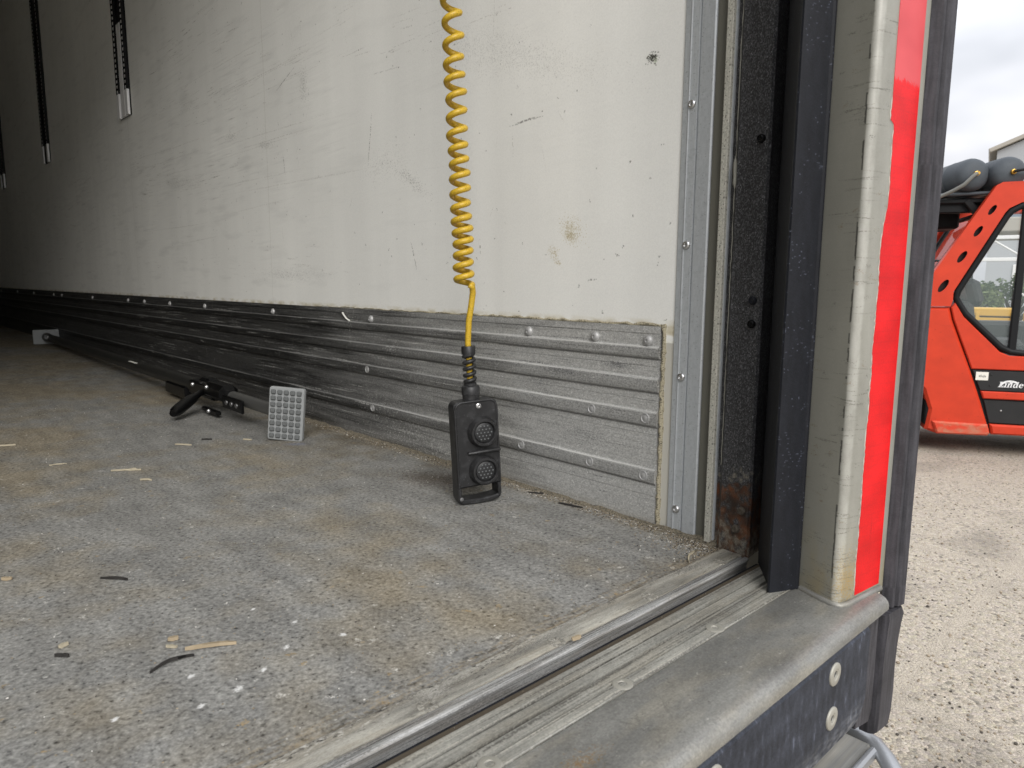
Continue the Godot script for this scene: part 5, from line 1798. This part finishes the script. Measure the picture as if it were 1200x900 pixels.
	var top0 := Transform3D(B, base) * Vector3(-0.002, 0.27, 0)
	var cord := thing("coiled_cord", "yellow coiled cable hanging from the roof down to the black hand control", "cable", Vector3(0.63, ROOF, -0.97))
	var cr := PackedVector3Array()
	cr.append(foot)
	cr.append(top0)
	var view := Vector3(-0.64, 0, 0.77)
	var right := Vector3(0.77, 0, 0.64)
	var axis := func(y: float) -> Vector3:
		var k := (y - 0.362) / (0.783 - 0.362)
		return Vector3(0.7215 - 0.0155 * k, y, -0.889 - 0.010 * k)
	cr.append(axis.call(0.305) + right * 0.004 - view * 0.0)
	cr.append(axis.call(0.332) + right * 0.0095)
	cr.append(axis.call(0.350) + right * 0.0125 + view * 0.001)
	cr.append(axis.call(0.359) + right * 0.0120 + view * 0.006)
	var y := 0.3605
	var a := -0.75
	var step := TAU / 22.0
	while y < 2.3:
		var k := clampf((y - 0.36) / 0.42, 0.0, 1.6)
		var pitch := 0.0160 + 0.0150 * k
		var dip := -0.012 * clampf(1.0 - (y - 0.3605) / 0.006, 0.0, 1.0) * 0.0
		var rad := 0.0124
		var ax: Vector3 = axis.call(y) + right * (0.0007 * sin(y * 61.0)) + view * (0.0006 * sin(y * 43.0))
		rad *= 1.0 + 0.035 * sin(y * 87.0) + 0.02 * sin(y * 31.0)
		cr.append(ax + right * (cos(a) * rad) - view * (sin(a) * rad) + Vector3.UP * dip)
		a += step * (1.0)
		y += pitch * (1.0 + 0.10 * sin(y * 53.0)) / 22.0
	cr.append(axis.call(2.33))
	cr.append(Vector3(0.645, 2.45, -0.945))
	cr.append(Vector3(0.635, 2.549, -0.95))
	for i in cr.size():
		cr[i] -= cord.position
	st = st_new()
	tube(st, cr, 0.0050, 10)
	part("cable", st, M.cord_yellow, cord)
	st = st_new()
	lathe(st, PV([0.0, -0.06, 0.012, -0.06, 0.016, -0.05, 0.016, -0.02, 0.03, -0.018, 0.03, -0.001, 0.0, -0.001]), 14, Transform3D(Basis(), Vector3(0.005, 0, 0.02)))
	part("ceiling_gland", st, M.black_plastic, cord)

# ------------------------------------------------------------------ cargo bar lying along the wall
func build_cargo_bar() -> void:
	var A := Vector3(0.713, 0.062, -1.54)
	var E := Vector3(0.80, 0.042, -4.79)
	var dir := (E - A).normalized()
	var root := Vector3(A.x, 0, A.z)
	var c := thing("cargo_bar", "dark telescopic cargo bar with rubber end pads lying by the kick plate", "cargo bar", root)
	var sh := Transform3D(Basis(), -root)
	var at := func(d: float) -> Vector3: return A + dir * d
	var st := st_new()
	tube(st, PackedVector3Array([at.call(0.55), at.call(3.20)]), 0.0205, 16)
	var outer := part("outer_tube", st, M.bar_steel, c, sh)
	st = st_new()
	cbox(st, Transform3D(Basis.looking_at(dir, Vector3.UP), at.call(1.29) + Vector3(-0.012, 0.0165, 0.004)), Vector3(0.018, 0.0012, 0.095), 0.0004)
	part("label_sticker", st, M.white_plastic, outer, Transform3D())
	st = st_new()
	tube(st, PackedVector3Array([at.call(0.055), at.call(0.57)]), 0.0155, 16)
	part("inner_tube", st, M.bar_inner, c, sh)
	# near pad, turned towards the doors
	var px := Vector3(0.67, 0, 0.742).normalized()
	var pz := px.cross(Vector3.UP)
	var PB := Basis(px, Vector3.UP, pz) * Basis(Vector3.BACK, -0.075) * Basis(Vector3.RIGHT, -0.04)
	var pc := Vector3(0.7125, 0.0625, -1.532)
	st = st_new()
	extrude(st, rrect(0.083, 0.124, 0.006), Vector3(0, 0, -0.008), Vector3.RIGHT, Vector3.UP, Vector3.BACK, 0.014, 0.002)
	var pad := part("end_pad", st, M.pad_rubber, c, Transform3D(PB, pc - root))
	var stud := st_new()
	cbox(stud, Transform3D(Basis(), Vector3(0, 0, 0.0022)), Vector3(0.0116, 0.0106, 0.0056), 0.002)
	var sm := stud.commit()
	for i in 5:
		for j in 8:
			part("stud", sm, M.pad_stud, pad, Transform3D(Basis(Vector3.BACK, 0.03 * sin(i * 3.0 + j)), Vector3(-0.0305 + i * 0.01525, -0.0508 + j * 0.01450, 0.006)))
	st = st_new()
	lathe(st, PV([0.0, 0.012, 0.008, 0.012, 0.018, 0.034, 0.018, 0.042, 0.014, 0.06, 0.0, 0.062]), 14, xf_axis(pc, dir))
	part("swivel", st, M.black_metal, c, sh)
	# far pad
	var fb := Basis(Vector3(0.99, 0, 0.1).normalized(), Vector3.UP, Vector3(0.99, 0, 0.1).normalized().cross(Vector3.UP))
	st = st_new()
	extrude(st, rrect(0.128, 0.082, 0.005), Vector3(0, 0, -0.008), Vector3.RIGHT, Vector3.UP, Vector3.BACK, 0.014, 0.002)
	part("end_pad", st, M.pad_rubber, c, Transform3D(fb, Vector3(0.80, 0.042, -4.80) - root))
	st = st_new()
	lathe(st, PV([0.026, 0.0, 0.026, 0.012, 0.020, 0.03, 0.0, 0.03]), 14, xf_axis(at.call(3.235), -dir))
	part("swivel", st, M.bar_inner, c, sh)
	st = st_new()
	cbox(st, Transform3D(Basis.looking_at(dir, Vector3.UP), at.call(3.12) + Vector3(-0.014, 0.006, 0.0)), Vector3(0.02, 0.02, 0.08), 0.003)
	part("clip", st, M.bright_steel, c, sh)
	# ratchet housing, handle, latch plate
	var LB := Basis.looking_at(dir, Vector3.UP)     # local -z runs along the bar away from the doors
	st = st_new()
	cbox(st, Transform3D(LB, at.call(0.52)), Vector3(0.050, 0.042, 0.20), 0.006)
	cbox(st, Transform3D(LB, at.call(0.50) + Vector3(-0.004, 0.022, 0)), Vector3(0.036, 0.026, 0.08), 0.008)
	cbox(st, Transform3D(LB, at.call(0.40) + Vector3(-0.008, 0.008, 0)), Vector3(0.050, 0.044, 0.14), 0.012)
	var rat := part("ratchet_housing", st, M.black_metal, c, sh)
	st = st_new()
	cbox(st, Transform3D(LB, at.call(0.76) + Vector3(-0.012, -0.026, 0)), Vector3(0.026, 0.036, 0.20), 0.004)
	part("release_lever", st, M.black_metal, c, sh)
	st = st_new()
	cbox(st, Transform3D(LB, at.call(0.275) + Vector3(-0.026, -0.008, 0.012)), Vector3(0.008, 0.034, 0.135), 0.002)
	var lp := part("latch_plate", st, M.black_metal, c, sh)
	st = st_new()
	for d in [0.24, 0.275, 0.31]:
		lathe(st, PV([0.0065, 0.0, 0.006, 0.002, 0.003, 0.0024, 0.0, 0.0012]), 10, xf_axis(at.call(d) + Vector3(-0.030, -0.008, 0.012), Vector3(-1, 0, 0.1)))
	part("rivet", st, M.steel, lp)
	st = st_new()
	var h0: Vector3 = at.call(0.52) + Vector3(-0.028, -0.004, 0.02)
	var tip := Vector3(0.588, 0.021, -1.935)
	var hp := PackedVector3Array()
	var hr := PackedFloat32Array()
	for i in 11:
		var k := i / 10.0
		hp.append(h0.lerp(tip, k) + Vector3.UP * 0.002 * sin(PI * k))
		hr.append([0.010, 0.010, 0.011, 0.014, 0.0165, 0.0175, 0.018, 0.018, 0.018, 0.0165, 0.010][i])
	tube(st, hp, 0.018, 12, 0.85, hr)
	var hd := part("handle", st, M.black_metal, c, sh)
	st = st_new()
	for q in [at.call(0.55) + Vector3(-0.034, 0.014, 0.0), at.call(0.42) + Vector3(-0.038, 0.020, 0.0), at.call(0.44) + Vector3(-0.040, -0.044, 0.03)]:
		lathe(st, PV([0.006, 0.0, 0.006, 0.003, 0.004, 0.006, 0.0, 0.007]), 10, xf_axis(q, Vector3(-0.7, 0.4, 0.6)))
	part("bolt", st, M.bright_steel, rat, Transform3D())
	st = st_new()
	cbox(st, Transform3D(LB, at.call(0.44) + Vector3(-0.030, -0.046, 0.02)), Vector3(0.014, 0.012, 0.12), 0.003)
	part("trigger", st, M.black_metal, hd)

# ------------------------------------------------------------------ litter on the floor
func splinter(st: SurfaceTool, L: float, w: float, h: float, bend: float, seed_: int) -> void:
	var rng := RandomNumberGenerator.new()
	rng.seed = seed_
	var n := 7
	var prev := []
	for i in n:
		var k := float(i) / (n - 1)
		var c := Vector3((k - 0.5) * L, 0.0004 + 0.0006 * rng.randf() + h * 0.5 + absf(bend) * 0.12 * sin(PI * k) * L, bend * L * (k - 0.5) * (k - 0.5) * 2.0 + L * rng.randf_range(-0.012, 0.012))
		var ww := w * (0.12 + 0.88 * pow(sin(PI * clampf(k * 0.92 + 0.03, 0.0, 1.0)), 0.6)) * rng.randf_range(0.65, 1.2) * 0.5
		var ring := [c + Vector3(0, h * 0.5, ww * 0.6), c + Vector3(0, -h * 0.5, ww), c + Vector3(0, -h * 0.5, -ww), c + Vector3(0, h * 0.5, -ww * 0.7)]
		if i > 0:
			for j in 4:
				var nn: Vector3 = ((prev[j] + prev[(j + 1) % 4] + ring[j] + ring[(j + 1) % 4]) * 0.25 - c).normalized()
				nn.x = 0.0
				quad(st, prev[j], prev[(j + 1) % 4], ring[(j + 1) % 4], ring[j], nn.normalized())
		if i == 0 or i == n - 1:
			quad(st, ring[0], ring[1], ring[2], ring[3], Vector3.LEFT if i == 0 else Vector3.RIGHT)
		prev = ring

func build_debris() -> void:
	# name, label, category, x, z, length, width, height, bend, angle, material
	var list := [
		["wood_splinter", "long pale wood splinter nearest the doors, touching a dark twig", "splinter", 0.234, -0.697, 0.048, 0.0065, 0.003, 0.08, 0.62, "wood_pale"],
		["twig", "bent dark twig running on from the long pale splinter", "twig", 0.193, -0.692, 0.042, 0.0030, 0.0025, 0.25, 0.30, "wood_dark"],
		["twig", "short dark twig alone on the grey floor near the left edge", "twig", 0.207, -0.943, 0.036, 0.0034, 0.0025, 0.10, 0.66, "wood_dark"],
		["twig", "tiny dark twig beside a pale chip at the lower left", "twig", 0.119, -0.775, 0.014, 0.004, 0.003, 0.1, 1.1, "wood_dark"],
		["wood_chip", "round tan wood chip above the long splinter", "chip", 0.210, -0.737, 0.010, 0.0085, 0.003, 0.0, 0.4, "wood_pale"],
		["wood_chip", "oval tan wood chip between the round chip and the splinter", "chip", 0.204, -0.722, 0.012, 0.006, 0.002, 0.0, 0.7, "straw"],
		["wood_chip", "pale chip beside the tiny dark twig", "chip", 0.124, -0.797, 0.009, 0.007, 0.003, 0.0, 0.2, "straw"],
		["wood_chip", "tan chip at the left edge of the floor", "chip", 0.108, -1.030, 0.012, 0.008, 0.003, 0.0, 0.7, "wood_pale"],
		["straw", "long straw stalk on the brown floor between handle and doors", "straw", 0.360, -1.487, 0.055, 0.0040, 0.003, 0.06, 0.60, "straw"],
		["straw", "thinner straw stalk lying against the long stalk", "straw", 0.3585, -1.4935, 0.040, 0.0026, 0.002, -0.05, 0.70, "straw"],
		["straw", "straw stalk lying level in front of the bar's handle", "straw", 0.516, -1.639, 0.040, 0.0036, 0.003, 0.05, 0.72, "straw"],
		["straw", "short curved straw piece below the long stalk", "straw", 0.369, -1.390, 0.022, 0.006, 0.003, 0.2, 1.0, "straw"],
		["straw", "thin straw piece to the left of the long stalk", "straw", 0.272, -1.626, 0.030, 0.0028, 0.002, 0.12, 0.55, "straw"],
		["straw", "short straw piece close to the grey end pad", "straw", 0.644, -1.595, 0.022, 0.004, 0.003, 0.08, 0.75, "straw"],
		["straw", "straw piece cut by the left edge of the picture", "straw", 0.217, -1.893, 0.045, 0.006, 0.003, 0.0, 0.72, "straw"],
		["twig", "short brown twig between the handle and the end pad", "twig", 0.575, -1.66, 0.024, 0.004, 0.003, 0.1, 0.9, "wood_dark"],
		["bark_strip", "flat dark bark strip against the kick plate beside the hand control", "bark", 0.842, -0.762, 0.045, 0.006, 0.002, 0.0, 1.2, "wood_dark"],
		["bark_strip", "small dark bark strip at the kick plate's foot, nearer the hand control", "bark", 0.848, -0.85, 0.028, 0.005, 0.002, 0.0, 1.45, "wood_dark"],
		["wood_chip", "rusty brown chip in the dirt groove of the threshold", "chip", 0.508, -0.4485, 0.011, 0.006, 0.003, 0.0, 0.2, "wood_pale"],
		["twig", "curved dry stem in the dirt by the door guide's foot", "twig", 0.80, -0.505, 0.05, 0.003, 0.0025, 0.2, -0.3, "straw"]]
	for i in list.size():
		var c: Array = list[i]
		var st := st_new()
		splinter(st, c[5], c[6], c[7], c[8], 900 + i)
		var o := part(c[0], st, M[c[10]], self, Transform3D(Basis(Vector3.UP, -c[9] + 0.15 + 0.35 * sin(i * 2.3)), Vector3(c[3], 0.0 if c[4] < -0.49 else 0.0075, c[4])))
		tag(o, c[1], c[2])
	# white plastic strip caught on the kick plate
	var s := st_new()
	tube(s, PackedVector3Array([Vector3(0, 0.0, 0), Vector3(-0.004, 0.005, -0.008), Vector3(-0.003, 0.013, -0.022), Vector3(0.0, 0.018, -0.032)]), 0.0030, 7, 0.6)
	tag(part("plastic_strip", s, M.white_plastic, self, Transform3D(Basis(), Vector3(0.8635, 0.274, -1.497))), "small curved white plastic strip caught on the kick plate's top edge", "strip")

	# crumbs of dirt along the wall, in the corner and in the threshold
	var rng := RandomNumberGenerator.new()
	rng.seed = 1234
	var ps := st_new()
	lathe(ps, PV([0.0, -0.5, 0.4, -0.3, 0.5, 0.05, 0.3, 0.4, 0.0, 0.5]), 5, Transform3D())
	var mm := MultiMesh.new()
	mm.transform_format = MultiMesh.TRANSFORM_3D
	mm.use_colors = true
	mm.mesh = ps.commit()
	mm.instance_count = 15000
	for i in mm.instance_count:
		var p: Vector3
		var sz := rng.randf_range(0.0006, 0.0022)
		var k := rng.randf()
		if k < 0.42:          # foot of the kick plate
			p = Vector3(0.8655 - 0.030 * pow(rng.randf(), 1.8), 0, -0.6 - 2.6 * pow(rng.randf(), 1.5))
		elif k < 0.60:        # corner by the channel
			var cd := absf(rng.randfn()) * 0.038
			var ca := rng.randf() * TAU
			p = Vector3(0.856 + cos(ca) * cd, 0.0, -0.515 + sin(ca) * cd * 1.2)
			if p.x > 0.864:
				p.x = 1.728 - p.x
			if p.z > -0.458:
				p.z = -0.916 - p.z
		elif k < 0.70:        # threshold channel
			p = Vector3(0.86 - 1.3 * pow(rng.randf(), 1.5), -0.006, -0.434 + 0.010 * rng.randf())
			sz *= 0.7
		else:                 # over the floor
			p = Vector3(0.87 - 1.1 * rng.randf(), 0, -0.5 - 2.0 * rng.randf())
			sz *= 0.8
		p.y += sz * 0.3
		mm.set_instance_transform(i, Transform3D(Basis.from_euler(Vector3(rng.randf() * 6, rng.randf() * 6, rng.randf() * 6)).scaled(Vector3(sz * rng.randf_range(0.8, 1.6), sz * 0.7, sz)), p))
		var t := rng.randf()
		var c := Color(0.16, 0.125, 0.08).lerp(Color(0.34, 0.29, 0.21), t)
		if rng.randf() < 0.12:
			c = Color(0.62, 0.60, 0.55)
		elif rng.randf() < 0.3:
			c = Color(0.05, 0.045, 0.04)
		mm.set_instance_color(i, c)
	var mi := MultiMeshInstance3D.new()
	mi.name = "debris"
	mi.multimesh = mm
	mi.material_override = M.crumb
	add_child(mi, true)
	mi.set_meta("label", "brown crumbs of dirt gathered along the kick plate and threshold")
	mi.set_meta("kind", "stuff")
	# banked dirt at the wall's foot
	var st := st_new()
	var nz := noise(5, 9.0, 4)
	var prev := []
	for i in 150:
		var z := -0.50 - i * 0.018
		var w := 0.004 + 0.010 * clampf(0.5 + nz.get_noise_1d(z * 2.0), 0.0, 1.0) + 0.012 * clampf(1.0 - (-z - 0.50) / 0.10, 0.0, 1.0)
		var h := 0.003 + 0.005 * clampf(0.5 + nz.get_noise_1d(z * 3.0 + 50.0), 0.0, 1.0)
		var row := [Vector3(0.8665, h, z), Vector3(0.8665 - w * 0.4, h * 0.6, z), Vector3(0.8665 - w * 0.75, h * 0.2 + 0.0004, z), Vector3(0.8665 - w, -0.0004, z)]
		if i > 0:
			for j in 3:
				quad(st, prev[j], row[j], row[j + 1], prev[j + 1], Vector3(-h, w, 0).normalized())
		prev = row
	var dm := part("dirt_bank", st, M.dirt, self)
	dm.set_meta("label", "tan dirt banked along the foot of the kick plate")
	dm.set_meta("kind", "stuff")
